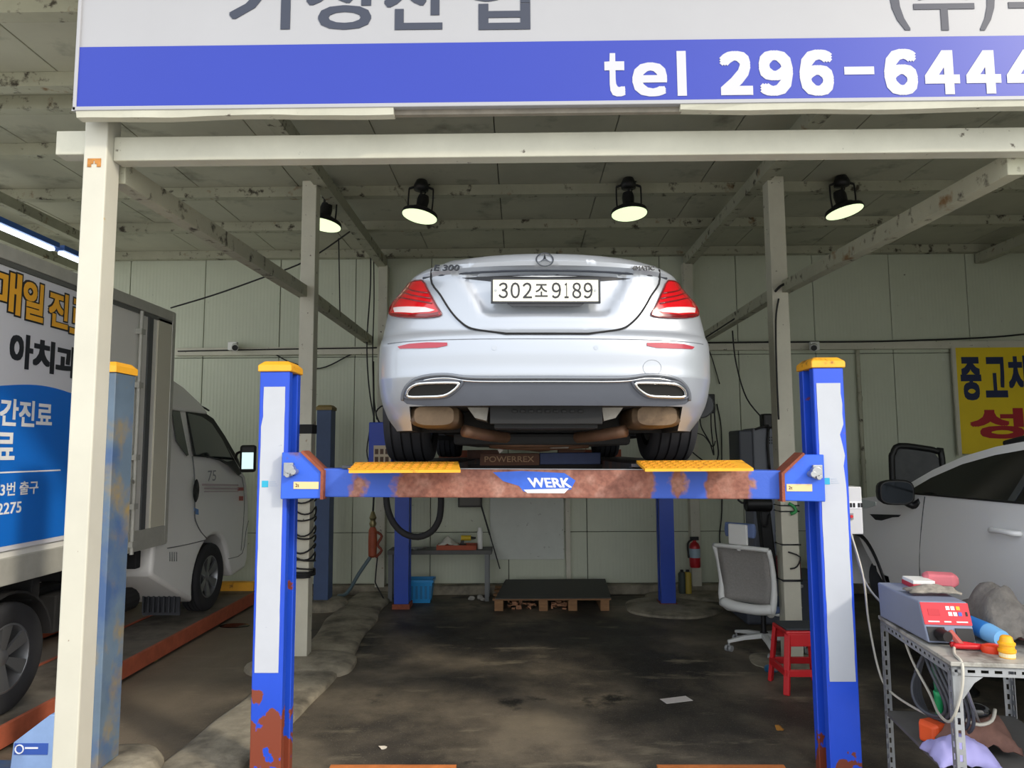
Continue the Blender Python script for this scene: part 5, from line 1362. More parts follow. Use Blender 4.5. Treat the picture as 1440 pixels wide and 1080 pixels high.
# hose reel and cables at the right of the car
p = atY(984, 570, 8.95)
hr = thing('cable_reel', 'round grey cable reel on back wall right of the car', 'reel', (p.x, 8.95, p.z))
L = Matrix.Translation((p.x, 8.95, p.z)) @ Matrix.Rotation(R(90), 4, 'X')
MB().lathe([(0, -.09), (.05, -.09), (.06, -.05), (.15, -.05), (.165, -.03), (.165, .05), (.15, .07), (0, .07)], L, 28).build('reel_body', mat('reel_grey', '#73757a', .5, var=.08), hr, smooth=40)
MB().box((p.x + .10, 8.93, p.z - .10), (p.x + .19, 9.05, p.z + .14)).build('reel_bracket', M_black, hr, bevel=.01)
MB().cyl((p.x, 9.0, p.z), (p.x, WY - .02, p.z), .05, seg=12).build('reel_mount', M_black, hr)
def wall_wire(pxs, y, r, lab, name='wire', m=None):
    o = MB().tube([atY(px, py, y) for px, py in pxs], r, 6, smooth=5).build(name, m or M_wire, smooth=True); tag(o, lab, 'cable'); return o
wall_wire(((1003, 555), (1006, 600), (1010, 640), (1000, 655), (985, 645), (974, 636)), 8.95, .009, 'black cable loop hanging below the grey reel, outer strand')
wall_wire(((984, 580), (986, 600), (998, 622), (1004, 640), (1000, 600), (1000, 570)), 8.97, .008, 'black cable loop hanging below the grey reel, inner strand')
wall_wire(((975, 608), (990, 613), (1002, 628), (1006, 620)), 8.93, .007, 'short black cable crossing below the grey reel')
wall_wire(((1008, 568), (1014, 600), (1015, 650), (1015, 720), (1012, 760), (1020, 800), (1024, 818)), WY - .03, .008, 'long black cable running down back wall right of the car')
wall_wire(((1030, 465), (1035, 510), (1050, 560), (1076, 592)), 7.75, .008, 'black cable hanging down to the grey machine')
wall_wire(((992, 485), (1000, 500), (1012, 540)), WY - .03, .007, 'thin cable falling from wall rail to the grey reel')
wall_wire(((1090, 410), (1098, 402), (1108, 398)), 6.15, .012, 'black cable tied round tie beam at the right middle post')
wall_wire(((1078, 412), (1060, 430), (1030, 450), (990, 476)), 7.6, .009, 'black cable drooping along the right tie beam')
wall_wire(((1095, 420), (1091, 450), (1092, 520), (1095, 590)), 6.17, .008, 'black cable running down the right middle post')
wall_wire(((990, 482), (1100, 481), (1240, 480), (1380, 475), (1440, 470)), WY - .08, .012, 'black cable lying along the right wall rail')
wall_wire(((240, 433), (300, 415), (365, 392), (432, 366), (497, 322)), 7.9, .009, 'thin dark wire strung across behind left middle post')
wall_wire(((473, 275), (476, 330), (478, 440)), 8.6, .008, 'thin wire dropping from the roof right of the left middle post')
wall_wire(((521, 330), (521, 400), (516, 480), (519, 545), (528, 600)), 8.8, .009, 'dark cable hanging down left of the car')
wall_wire(((525, 340), (526, 420), (524, 500), (526, 560), (530, 590)), 8.85, .008, 'second dark cable hanging close to left wall column')
wall_wire(((387, 498), (410, 510), (450, 518), (490, 500), (505, 492)), WY - .05, .009, 'dark cable sagging on back wall behind left lift post')
wall_wire(((250, 494), (400, 491), (530, 489)), WY - .08, .009, 'dark cable lying along the left wall rail')
wall_wire(((1018, 262), (1050, 235), (1078, 222)), 6.9, .012, 'dark cable along roof rafter at right')
wall_wire(((1000, 266), (1020, 267), (1024, 262)), 7.0, .014, 'dark clamp and cable end on the right rafter')
wall_wire(((545, 315), (520, 285), (500, 265), (478, 262)), 8.0, .014, 'dark cable running along the left rafter to the lamp')

# fire extinguisher on the wall column
p = atY(977, 778, 8.98)
fe = thing('fire_extinguisher', 'red fire extinguisher hanging on back right wall column', 'extinguisher', (p.x, 8.98, p.z))
MB().lathe([(0, -.17), (.06, -.17), (.066, -.15), (.066, .08), (.05, .12), (.022, .14), (.02, .16), (0, .16)], Matrix.Translation((p.x, 8.98, p.z)), 20).build('cylinder', mat('extinguisher_red', '#b3202a', .35), fe, smooth=40)
MB().lathe([(.0672, -.05), (.0672, .06)], Matrix.Translation((p.x, 8.98, p.z)), 20).build('label', mat('extinguisher_label', '#9fb4c2', .5), fe, smooth=True)
b = MB(); b.box((p.x - .05, 8.96, p.z + .16), (p.x + .05, 9.0, p.z + .20)); b.tube([(p.x - .03, 8.96, p.z + .17), (p.x - .09, 8.95, p.z + .12), (p.x - .085, 8.94, p.z - .05)], .012, 6); b.build('valve_hose', M_black, fe, smooth=40)
for px, m, lab in ((959, mat('can_dark', '#3a4542', .5), 'dark green can standing on floor beside the back right wall column'), (967, mat('can_yellow', '#b29a3a', .5), 'yellowish can standing on floor beside the back right wall column')):
    p = atY(px, 810, 8.9); t = thing('oil_can', lab, 'can', (p.x, 8.9, .045))
    MB().lathe([(0, 0), (.045, 0), (.045, .24), (.03, .26), (0, .26)], Matrix.Translation((p.x, 8.9, .045)), 16).build('can_body', m, t, smooth=40)
    MB().lathe([(.02, .26), (.02, .285), (0, .285)], Matrix.Translation((p.x, 8.9, .045)), 12).build('can_cap', M_black, t)

# grey tyre machine: cabinet on a dark column
mc = thing('tyre_machine', 'grey machine with dark column behind the office chair', 'machine', (2.75, 8.0, 0))
M_m1 = mat('machine_grey', '#6b6f78', .5, var=.05); M_m2 = mat('machine_dark', '#474b55', .5)
a, b_ = atY(1037, 605, 7.8), atY(1088, 662, 7.8)
MB().box((a.x, 7.75, b_.z - .05), (a.x + .22, 8.15, a.z)).build('head_left', M_m2, mc, bevel=.02)
MB().box((a.x + .14, 7.72, b_.z - .05), (b_.x, 8.1, a.z + .02)).build('head', M_m1, mc, bevel=.02)
vt = MB()
for i in range(5):
    for j in range(3): vt.box((a.x + .29 + i * .022, 7.716, a.z - .09 - j * .03), (a.x + .30 + i * .022, 7.722, a.z - .075 - j * .03))
vt.build('vent', M_dark, mc)
c = atY(1080, 595, 7.8); MB().box((c.x - .08, 7.70, c.z - .06), (c.x + .02, 7.85, c.z + .10)).build('plug', M_black, mc, bevel=.02)
MB().box((c.x + .0, 7.76, c.z - .05), (c.x + .16, 8.0, c.z + .10)).build('bracket', M_m2, mc, bevel=.01)
MB().tube([(c.x - .03, 7.70, c.z - .05), (c.x - .05, 7.69, c.z - .25), (c.x - .04, 7.69, c.z - .5)], .014, 6).tube([(c.x + .01, 7.70, c.z - .05), (c.x + .09, 7.69, c.z - .1), (c.x + .1, 7.69, c.z - .45)], .014, 6).tube([(c.x - .03, 7.7, c.z - .03), (c.x - .12, 7.7, c.z - .05), (c.x - .17, 7.72, c.z - .07)], .014, 6).build('cable', M_wire, mc, smooth=True)
MB().box((b_.x - .22, 7.85, .0), (b_.x + .02, 8.15, b_.z)).build('column', mat('machine_column', '#7d8290', .5, var=.08), mc, bevel=.02)
a2, b2 = atY(1070, 690, 7.6), atY(1086, 865, 7.6)
MB().bar(a2, Vector((b2.x, 7.6, .45)), .13, .12).build('tilted_arm', M_black, mc, bevel=.02)
a3 = atY(1066, 709, 7.5); MB().cyl(a3 + Vector((-.13, 0, 0)), a3 + Vector((.13, 0, 0)), .075, seg=18).build('motor', M_black, mc, smooth=40, bevel=.01)
MB().tube([a3 + Vector((-.1, 0, 0)), a3 + Vector((-.2, 0, .04)), a3 + Vector((-.22, 0, .2))], .012, 6).tube([a3 + Vector((.02, 0, -.07)), a3 + Vector((.03, 0, -.2)), a3 + Vector((.09, 0, -.22)), a3 + Vector((.12, 0, -.1))], .010, 6).build('motor_cable', M_wire, mc, smooth=True)['kind'] = 'stuff'
MB().box((2.3, 7.5, 0), (3.25, 8.3, .45)).build('cabinet', M_m2, mc, bevel=.03)
a4 = atY(1105, 835, 7.4); o = MB().box((2.62, 7.55, .45), (2.9, 7.8, .66)).build('red_toolbox', mat('dark_red', '#7d2a30', .5), bevel=.02); tag(o, 'dark red box on the machine cabinet behind the right middle post', 'box')

# seat-back or bag frame left of the banner, leaning against the wall
p = atY(1289, 655, 7.6)
bf = thing('car_seat_back', 'grey padded panel with black rim standing beyond the pale grey car', 'panel', (p.x, 7.6, 0))
sh = lambda k, y: [(p.x + x * k, y, 1.63 + (z - 1.63) * k) for x, z in ((-.26, .55), (-.26, 1.6), (-.24, 1.74), (-.17, 1.82), (.10, 1.79), (.22, 1.76), (.27, 1.68), (.28, .55))]
MB().prism(sh(.93, 7.6), (0, .08, 0)).build('pad', mat('pad_grey', '#57585a', .9, var=.2, vscale=8), bf, bevel=.02)
q = [Vector(v) for v in sh(1, 7.6)]
MB().tube(q, .032, 8, smooth=3).build('rim', M_black, bf, smooth=True)
MB().box((p.x - .26, 7.5, 0), (p.x + .28, 7.72, .6)).build('stand', M_dark, bf)
o = MB().bar(atY(1330, 640, 7.2) + Vector((0, 0, .0)), atY(1335, 645, 7.2), .03, .03)
o.bm.free()

# switch box on the right lift post
a, b_ = atY(1187, 684, 4.25), atY(1209, 750, 4.25)
sb_ = thing('switch_box', 'pale grey switch box with red button behind the right front lift post', 'switch box', (a.x, 4.25, 1.5))
MB().box((1.7, 4.2, b_.z), (b_.x, 4.32, a.z)).build('box_body', mat('switch_grey', '#c7c8c9', .5, var=.04), sb_, bevel=.006)
MB().box((a.x, 4.197, a.z - .125), (b_.x - .004, 4.20, a.z - .085)).build('label', mat('switch_label', '#e9e9e9', .5), sb_)
ln = MB()
for x in (.004, .022, .05, .066): ln.box((a.x + x, 4.1945, a.z - .118), (a.x + x + .012, 4.197, a.z - .093))
ln.build('label_print', M_dark, sb_)
c = atY(1196, 726, 4.2)
MB().box((c.x - .014, 4.192, c.z - .018), (c.x + .014, 4.2, c.z + .018)).build('button_plate', mat('button_grey', '#8a8a8c', .5), sb_)
MB().cyl((c.x, 4.193, c.z), (c.x, 4.183, c.z), .009, seg=12).build('button', M_red, sb_)
MB().box((1.66, 4.10, 1.35), (1.74, 4.24, 1.45)).build('mount', M_steel, sb_)
# ------------------------------------------------------------------ office chair
CH = Matrix.Translation((2.18, 6.62, 0)) @ Matrix.Rotation(R(-46), 4, 'Z') @ Matrix.Diagonal((1, 1, .89, 1))     # local -y looks towards the camera: the chair shows its back
oc = thing('office_chair', 'white framed mesh office chair seen from behind with headrest', 'chair', (2.08, 6.62, 0))
M_cw = mat('chair_white', '#d8d9d6', .45); M_mesh = mat('chair_mesh', '#8d8a86', .8, var=.15, vscale=60); M_cush = mat('chair_blue', '#5d6f98', .8)
for k in range(5):
    a = R(236 + 72 * k)
    leg = MB(CH); leg.loft([[(r * math.cos(a) - w_ * math.sin(a) * sx, r * math.sin(a) + w_ * math.cos(a) * sx, z + h * sz) for sx, sz in ((-1, -1), (1, -1), (1, 1), (-1, 1))] for r, w_, z, h in ((.02, .03, .14, .025), (.2, .022, .125, .02), (.35, .016, .095, .014))])
    lo_ = leg.build('leg', M_cw, oc, bevel=.006)
    cx, cy = .34 * math.cos(a), .34 * math.sin(a); cs = MB(CH)
    cs.cyl((cx, cy, .055), (cx, cy, .10), .010, seg=8)
    for s in (-1, 1): cs.cyl((cx + s * .008, cy - .0, .03), (cx + s * .03, cy, .03), .03, seg=14)
    cs.build('caster', mat('caster_grey', '#9a9b9c', .5), lo_, smooth=40)
MB(CH).lathe([(0, .12), (.035, .12), (.035, .17), (.022, .17), (.022, .40), (0, .40)], seg=16).build('gas_lift', M_black, oc, smooth=40)
MB(CH).box((-.14, -.16, .385), (.14, .14, .42)).build('mechanism', M_cw, oc, bevel=.01)
MB(CH).loft([[(x * f, y0_, z) for x, z in ((-.24, .42), (.24, .42), (.26, .45), (.24, .49), (-.24, .49), (-.26, .45))] for y0_, f in ((-.22, .92), (-.16, 1), (.2, 1), (.27, .9))]).build('seat', M_cush, oc, bevel=.015, segs=3)
MB(CH).box((-.25, -.2, .40), (.25, .25, .425)).build('seat_shell', M_cw, oc, bevel=.012)
# back frame: two side rails that curve under the seat, leaning backwards
def by(z): return -.24 - .14 * max(0, z - .6) / .5 + .10 * max(0, .55 - z) / .1 * .3
fr = MB(CH)
for s in (-1, 1):
    fr.tube([(s * .12, -.10, .40), (s * .20, -.25, .42), (s * .245, -.285, .52), (s * .25, -.27, .68), (s * .255, -.30, .88), (s * .26, -.36, 1.05)], [.03, .032, .028, .024, .022, .02], 10)
    fr.tube([(s * .20, -.235, .50), (s * .215, -.225, .62), (s * .222, -.24, .80), (s * .235, -.29, .95)], .013, 8)
fr.tube([(-.26, -.36, 1.05), (-.12, -.385, 1.055), (.12, -.385, 1.055), (.26, -.36, 1.05)], .022, 10)
fr.tube([(-.235, -.285, .48), (-.1, -.31, .46), (.1, -.31, .46), (.235, -.285, .48)], .05, 10)
fr.build('back_frame', M_cw, oc, smooth=True)
ms = MB(CH); V = []
for i in range(9):
    t_ = i / 8; z = .50 + .54 * t_
    V.append([ms.v((x * (.225 + .02 * t_), -.275 - .10 * max(0, t_ - .3) - .0 + .03 * (1 - x * x) * .6, z)) for x in np.linspace(-1, 1, 9)])
for i in range(8):
    for j in range(8): ms.f([V[i][j], V[i][j+1], V[i+1][j+1], V[i+1][j]])
o = ms.build('back_mesh', M_mesh, oc, smooth=True); so = o.modifiers.new('s', 'SOLIDIFY'); so.thickness = .006
hr_ = MB(CH); hr_.box((-.09, -.41, 1.08), (.09, -.38, 1.28)); hr_.box((-.02, -.40, 1.02), (.02, -.38, 1.12)); hr_.build('headrest_frame', M_cw, oc, bevel=.012)
MB(CH).loft([[(x * k, y_, 1.22 + z * k) for x, z in ((-.14, -.07), (.14, -.07), (.15, 0), (.14, .07), (-.14, .07), (-.15, 0))] for y_, k in ((-.385, .9), (-.37, 1), (-.33, .95))]).build('headrest', M_cush, oc, bevel=.012)
for s in (-1, 1):
    MB(CH).bar((s * .27, -.05, .42), (s * .29, -.05, .64), .03, .05).build('arm_post', M_cw, oc, bevel=.006)
    MB(CH).box((s * .29 - .04, -.15, .64), (s * .29 + .04, .12, .67)).build('arm_pad', mat('arm_grey', '#b9bbbd', .6), oc, bevel=.01)
MB(CH).box((.09, -.30, .415), (.15, -.24, .455)).build('label', mat('tag_olive', '#8f8a55', .6), oc)

# red stool behind the right lift post
rs = thing('plastic_stool', 'red plastic stool behind the right front lift post', 'stool', (2.10, 5.58, 0))
st = .13; sb2 = .17
for sx in (-1, 1):
    for sy_ in (-1, 1):
        MB().bar((2.10 + sx * sb2, 5.58 + sy_ * sb2, 0), (2.10 + sx * st, 5.58 + sy_ * st, .43), .045, .03).build('leg', M_red, rs, bevel=.006)
MB().box((2.10 - .15, 5.43, .42), (2.10 + .15, 5.73, .45)).build('seat', M_red, rs, bevel=.01)
MB().box((2.10 - .14, 5.45, .45), (2.10 + .14, 5.71, .465)).build('seat_pad', mat('stool_pad', '#3a3f44', .8), rs, bevel=.006)
b = MB()
for sy_ in (-1, 1): b.box((2.10 - .165, 5.58 + sy_ * .165 - .012, .13), (2.10 + .165, 5.58 + sy_ * .165 + .012, .18))
for sx in (-1, 1): b.box((2.10 + sx * .165 - .012, 5.415, .13), (2.10 + sx * .165 + .012, 5.745, .18))
for sy_ in (-1, 1): b.box((2.10 - .14, 5.58 + sy_ * .14 - .01, .34), (2.10 + .14, 5.58 + sy_ * .14 + .01, .43))
b.build('stretcher', M_red, rs, bevel=.004)
p = atZ(1085, 946, 0)
t = thing('drink_can', 'blue and white can lying on the floor left of the red stool', 'can', (p.x, p.y, 0))
MB(Matrix.Translation((p.x, p.y, .033)) @ Matrix.Rotation(R(70), 4, 'X') @ Matrix.Rotation(R(20), 4, 'Y')).lathe([(0, -.055), (.028, -.055), (.033, -.048), (.033, .045), (.026, .055), (0, .055)], seg=16).build('can_body', mat('can_blue', '#3f7fae', .35, .3, var=.3, vscale=14), t, smooth=40)
MB(Matrix.Translation((p.x, p.y, .033)) @ Matrix.Rotation(R(70), 4, 'X') @ Matrix.Rotation(R(20), 4, 'Y')).lathe([(0, .055), (.025, .0565), (.025, .058), (0, .058)], seg=16).build('can_lid', M_steel, t)

# things tied to the right middle post
for z, r_, lab in ((1.31, .006, 'uppermost thin wire tie round the right middle post'), (1.26, .006, 'thin wire tie by the green tie on the right middle post'), (.98, .007, 'brownish strap round the right middle post at chair height'), (.68, .010, 'thick black strap round the right middle post, the lowest')):
    o = MB().tube([(2.218 + .159 * i_, 6.193 + .154 * j_, z) for i_, j_ in ((0, 0), (1, 0), (1, 1), (0, 1))], r_, 6, closed=True, smooth=0).build('post_strap', M_wire, smooth=True); tag(o, lab, 'strap')
o = MB().tube([(2.27, 6.192, .92), (2.36, 6.17, .88), (2.33, 6.17, .80), (2.28, 6.19, .78)], .007, 6).build('wire_hook', M_wire, smooth=True); tag(o, 'dark wire hook sticking out of the right middle post', 'wire')
o = MB().tube([(2.29, 6.185, 1.33), (2.33, 6.175, 1.30), (2.34, 6.17, 1.26), (2.30, 6.18, 1.24)], .014, 8).build('green_tie', mat('green_plastic', '#2f8f4a', .5), smooth=True); tag(o, 'small green tie on the right middle post', 'tie')

# ------------------------------------------------------------------ floor litter
p = atZ(952, 985, 0.0)
o = MB(Matrix.Translation((p.x, p.y, .004)) @ Matrix.Rotation(R(18), 4, 'Z')).box((-.11, -.05, 0), (.10, .05, .002)).build('paper_sheet', mat('paper', '#d6d0cc', .8)); tag(o, 'small white sheet of paper lying on the dark floor', 'paper')
def leaf(px, py, s, lab, col, seed):
    p = atZ(px, py, 0); b = MB(Matrix.Translation((p.x, p.y, .006)) @ Matrix.Rotation(seed * 1.3, 4, 'Z'))
    c = b.v((0, 0, .012 * s * 20)); ring = [b.v((s * (1 + .35 * math.cos(3 * a + seed)) * math.cos(a), s * .6 * (1 + .3 * math.sin(2 * a + seed)) * math.sin(a), .008 * math.sin(2 * a))) for a in np.linspace(0, 2 * math.pi, 12, endpoint=False)]
    for i in range(12): b.f([c, ring[i], ring[(i+1) % 12]])
    o = b.build('dry_leaf', mat('leaf_%d' % seed, col, .8)); so = o.modifiers.new('s', 'SOLIDIFY'); so.thickness = .002; tag(o, lab, 'leaf')
leaf(1096, 1025, .05, 'brown dry leaf on the floor left of the right lift post', '#a8742f', 1)
leaf(537, 1052, .03, 'pale scrap on the floor above the left floor ramp', '#c9c0b0', 2)
leaf(575, 845, .03, 'pale scrap on floor beside the left rear lift post', '#bdb5a5', 3)
leaf(523, 846, .025, 'pale scrap on floor left of the left rear lift post', '#c9c5bb', 4)
leaf(215, 930, .035, 'dry leaf on the floor beside the rusty runway edge', '#a08a5a', 5)
p = atZ(330, 880, 0)
b = MB(); b.lathe([(.16, .0), (.15, .006), (0, .008)], Matrix.Translation((p.x, p.y, 0)) @ Matrix.Diagonal((1, .6, 1, 1)), 24)
o = b.build('oil_stain', mat('oil_wet', '#191715', .12)); tag(o, 'round dark oil puddle on the floor beside the left runway', 'puddle')

# ------------------------------------------------------------------ metal work table at the lower right
GM = Matrix.Translation((1.79, 3.09, 0)) @ Matrix.Rotation(R(-8), 4, 'Z') @ Matrix.Translation((-1.86, -3.0, 0))
tx0, tx1, ty0, ty1, tz = 1.86, 2.48, 3.0, 3.83, .905
wt = thing('work_table', 'slotted angle steel work table at the lower right', 'table', (tx0, ty0, 0))
M_ang = mat('slotted_angle', '#a3a6aa', .45, .55, var=.15, vscale=15)
M_slot = mat('slot_dark', '#26272a', .8)
def angle_bar(p0, p1, n1, n2, w_=.038, parent=wt, name='leg'):
    """L profile with real slots: each flange is a row of rungs and rims"""
    p0, p1, n1, n2 = Vector(p0), Vector(p1), Vector(n1), Vector(n2); d = p1 - p0; ln_ = d.length; d.normalize(); b = MB(); t_ = .003
    for a, c in ((n1, n2), (n2, n1)):
        def quad(u0, u1, s0, s1):
            P = [p0 + d * s + a * u + c * o_ for o_ in (0, t_) for s, u in ((s0, u0), (s1, u0), (s1, u1), (s0, u1))]
            v = [b.v(q) for q in P]
            for f in ((0,3,2,1),(4,5,6,7),(0,1,5,4),(1,2,6,5),(2,3,7,6),(3,0,4,7)): b.f([v[i] for i in f])
        quad(0, w_ * .34, 0, ln_); quad(w_ * .66, w_, 0, ln_)
        s = 0; k = max(1, round(ln_ / .05)); st_ = ln_ / k
        for i in range(k + 1):
            c0 = max(0, i * st_ - .011); c1 = min(ln_, i * st_ + .011); quad(w_ * .34, w_ * .66, c0, c1)
    return b.build(name, M_ang, parent)
for x, y, sx, sy_ in ((tx0, ty0, 1, 1), (tx1, ty0, -1, 1), (tx0, ty1, 1, -1), (tx1, ty1, -1, -1)):
    angle_bar((x, y, 0), (x, y, tz - .02), (sx, 0, 0), (0, sy_, 0))
angle_bar((tx0, ty0, tz - .02), (tx0, ty1, tz - .02), (0, 0, -1), (1, 0, 0), name='side_rail'); angle_bar((tx1, ty0, tz - .02), (tx1, ty1, tz - .02), (0, 0, -1), (-1, 0, 0), name='side_rail')
angle_bar((tx0, ty0, tz - .02), (tx1, ty0, tz - .02), (0, 0, -1), (0, 1, 0), name='front_rail'); angle_bar((tx0, ty1, tz - .02), (tx1, ty1, tz - .02), (0, 0, -1), (0, -1, 0), name='back_rail')
MB().box((tx0 - .005, ty0 - .01, tz - .018), (tx1 + .005, ty1 + .01, tz)).build('table_top', mat('table_top', '#a9a7a0', .55, .1, var=.2, vscale=7, dirt=['#55504a'], dscale=[6], dthr=[.6], dsoft=.08), wt, bevel=.003)
gp_ = MB()
gp_.prism([(tx0 + .003, ty0 - .002, tz - .06), (tx0 + .12, ty0 - .002, tz - .06), (tx0 + .085, ty0 - .002, tz - .085), (tx0 + .04, ty0 - .002, tz - .15), (tx0 + .003, ty0 - .002, tz - .16)], (0, .003, 0)); gp_.build('corner_gusset', M_ang, wt)
br = MB(); br.bar((tx0 + .06, ty0 + .02, tz - .10), (tx1 - .1, ty1 - .05, .10), .008, .008); br.bar((tx1 - .16, ty0 + .02, tz - .04), (tx1 + .02, ty0 + .25, .25), .008, .008); br.build('brace_wire', M_steel, wt)
MB().box((tx0, ty0, .405), (tx1, ty1, .42)).build('shelf', mat('shelf_dark', '#5f5d5a', .6, var=.2, vscale=8), wt)

# red and grey starter charger
cg_ = thing('battery_charger', 'grey battery charger with red control panel on the work table', 'charger', (2.0, 3.4, tz))
fx0, fx1, fy, by_, hz = 1.872, 2.075, 3.25, 3.77, .185
M_cgm = mat('charger_grey', '#7b8399', .45, var=.05)
P_ = [(fx0 - .03, by_, tz + .005), (fx0, fy, tz + .005), (fx0 - .015, fy + .06, tz + hz), (fx0 - .035, by_, tz + hz)]
cbm = MB(); 
q = [(fx0, fy, tz + .01), (fx1, fy, tz + .01), (fx1, by_, tz + .01), (fx0 - .03, by_, tz + .01)]; q2 = [(fx0 - .015, fy + .045, tz + hz), (fx1 - .01, fy + .045, tz + hz), (fx1 - .01, by_, tz + hz), (fx0 - .035, by_, tz + hz)]
cbm.loft([q, q2]); cbm.build('case', M_cgm, cg_, bevel=.008)
def cpt(u, v, o_=.0):   # point on the sloped front: u across, v up
    a = Vector(q[0]).lerp(Vector(q[1]), u); b_ = Vector(q2[0]).lerp(Vector(q2[1]), u); p = a.lerp(b_, v); return p + Vector((0, -o_, o_ * .2))
def cquad(u0, u1, v0, v1, o_, th, m, name):
    return MB().prism([cpt(u0, v0, o_), cpt(u1, v0, o_), cpt(u1, v1, o_), cpt(u0, v1, o_)], (0, th, 0)).build(name, m, cg_)
cquad(.02, .99, .44, .97, .004, .006, mat('panel_red', '#d42a37', .4), 'red_panel')
cquad(.04, .40, .05, .38, .006, .01, M_black, 'socket_left'); cquad(.62, .97, .05, .36, .006, .01, M_black, 'socket_right')
for i, (u, v, c_) in enumerate(((.52, .80, '#f2f2f2'), (.62, .80, '#f2f2f2'), (.73, .80, '#f0b020'), (.55, .66, '#f2f2f2'), (.65, .66, '#f2f2f2'), (.75, .66, '#4560b8'))):
    cquad(u, u + .075, v, v + .09, .006, .003, mat('button_%d' % i, c_, .4), 'button')
cquad(.90, .94, .66, .76, .006, .003, M_black, 'switch')
for u0, u1 in ((.10, .33), (.43, .57), (.68, .91)): cquad(u0, u1, .50, .53, .006, .003, M_white, 'print_line')
cquad(.14, .38, .66, .82, .0055, .003, mat('panel_red_dark', '#b8222f', .4), 'panel_window')
c0 = cpt(.28, .22, .01); MB().cyl(c0, c0 + Vector((.01, -.05, .0)), .028, .022, seg=16).build('plug', M_black, cg_, smooth=40)
# dirty rag, grey cloth, bits on top
def cloth(cx, cy, cz, lx, ly, h, seed, m, lab, name, cat='cloth', rot=0, droop=0):
    M = Matrix.Translation((cx, cy, cz)) @ Matrix.Rotation(rot, 4, 'Z'); b = MB(M); V = []; n_, k_ = 17, 13
    for i in range(n_):
        row = []
        for j in range(k_):
            u, v = i / (n_ - 1) * 2 - 1, j / (k_ - 1) * 2 - 1
            z = h * max(0, 1 - u * u * .9) * max(0, 1 - v * v * .9) + .45 * h * abs(noise.noise(Vector((u * 1.9 + seed, v * 1.9, seed)))) + .012
            z -= droop * max(0, u) ** 2
            e = 1 + .15 * noise.noise(Vector((u * 2, v * 2, seed + 5)))
            row.append(b.v((u * lx * e, v * ly * e, z)))
        V.append(row)
    for i in range(n_ - 1):
        for j in range(k_ - 1): b.f([V[i][j], V[i+1][j], V[i+1][j+1], V[i][j+1]])
    o = b.build(name, m, smooth=True); so = o.modifiers.new('s', 'SOLIDIFY'); so.thickness = .008; tag(o, lab, cat); return o
M_gcl = mat('grey_cloth', '#77726c', .95, var=.3, vscale=18, bump=.5, bscale=60)
cloth(2.30, 3.52, tz + .0, .13, .26, .19, 2.0, M_gcl, 'big crumpled grey cloth heap beside the charger', 'grey_cloth')
cloth(1.98, 3.46, tz + hz + .004, .11, .06, .03, 4.0, mat('dirty_rag', '#8b857c', .95, var=.5, vscale=25), 'flat dirty rag lying on top of the charger', 'dirty_rag')
cloth(2.34, 3.28, tz, .05, .10, .06, 7.0, mat('pink_cloth', '#d08c84', .9), 'pinkish cloth at the right edge of the work table', 'pink_cloth')
bx_ = thing('tool_case', 'flat red and white box lying on top of the charger', 'box', (2.15, 3.58, tz + hz))
MB().box((1.95, 3.60, tz + hz), (2.06, 3.75, tz + hz + .022)).build('red_base', mat('case_red', '#b52b3a', .5), bx_, bevel=.003); MB().box((1.952, 3.602, tz + hz + .022), (2.055, 3.745, tz + hz + .04)).build('white_lid', M_white, bx_, bevel=.003)
o = MB(Matrix.Translation((2.12, 3.72, tz + hz + .03)) @ Matrix.Rotation(R(-15), 4, 'Z')).loft([[(x, y * k, z * k) for y, z in ((-.06, -.03), (.06, -.03), (.06, .02), (.02, .035), (-.05, .03))] for x, k in ((-.075, .7), (-.05, 1), (.06, 1), (.085, .6))]).build('pink_pouch', mat('pouch_pink', '#cf6f78', .7), bevel=.01); tag(o, 'small pink pouch lying behind the charger top', 'pouch')
dr_ = thing('blue_flashlight', 'bright blue torch lying on the table right of the charger', 'torch', (2.36, 3.2, tz))
a, b_ = Vector((2.13, 3.43, tz + .06)), Vector((2.165, 3.22, tz + .045))
MB().cyl(a, a.lerp(b_, .6), .038, .042, seg=18).build('torch_body', mat('torch_blue', '#2f7fd0', .4), dr_, smooth=40)
MB().cyl(a.lerp(b_, .6), b_, .042, .036, seg=18).build('torch_head', mat('torch_light_blue', '#79b6ea', .35), dr_, smooth=40)
yc = thing('yellow_plug', 'yellow ribbed plastic cap standing at the front of the table', 'cap', (2.36, 3.06, tz))
MB().lathe([(0, 0), (.030, 0), (.030, .022), (.034, .024), (.034, .034), (.029, .036), (.029, .052), (.033, .054), (.033, .062), (.027, .066), (.022, .085), (.016, .09), (0, .09)], Matrix.Translation((2.121, 3.09, tz)), 20).build('cap_body', mat('cap_yellow', '#f0aa1e', .45), yc, smooth=30)
MB().lathe([(.0305, .004), (.0305, .02)], Matrix.Translation((2.121, 3.09, tz)), 20).build('cap_ring', mat('ring_cream', '#f0dcae', .5), yc)
cp = thing('jump_clamp', 'red jumper clamp lying at the front edge of the table', 'clamp', (2.12, 3.05, tz))
for s in (-1, 1): MB().tube([(1.95, 3.20 + s * .012, tz + .016), (2.0, 3.195 + s * .020, tz + .018), (2.04, 3.19 + s * .010, tz + .016), (2.07, 3.185, tz + .016)], .012, 8).build('handle', M_red, cp, smooth=True)
o = MB().loft([[(2.095 + .045 * k * math.cos(a), 3.16 + .035 * k * math.sin(a), tz + z) for a in np.linspace(0, 2 * math.pi, 18, endpoint=False)] for z, k in ((0, .9), (.012, 1), (.03, .9), (.036, .5))]).build('orange_disc', mat('lid_orange', '#d8401f', .45), smooth=40); tag(o, 'orange red round lid lying behind the red clamp', 'lid')
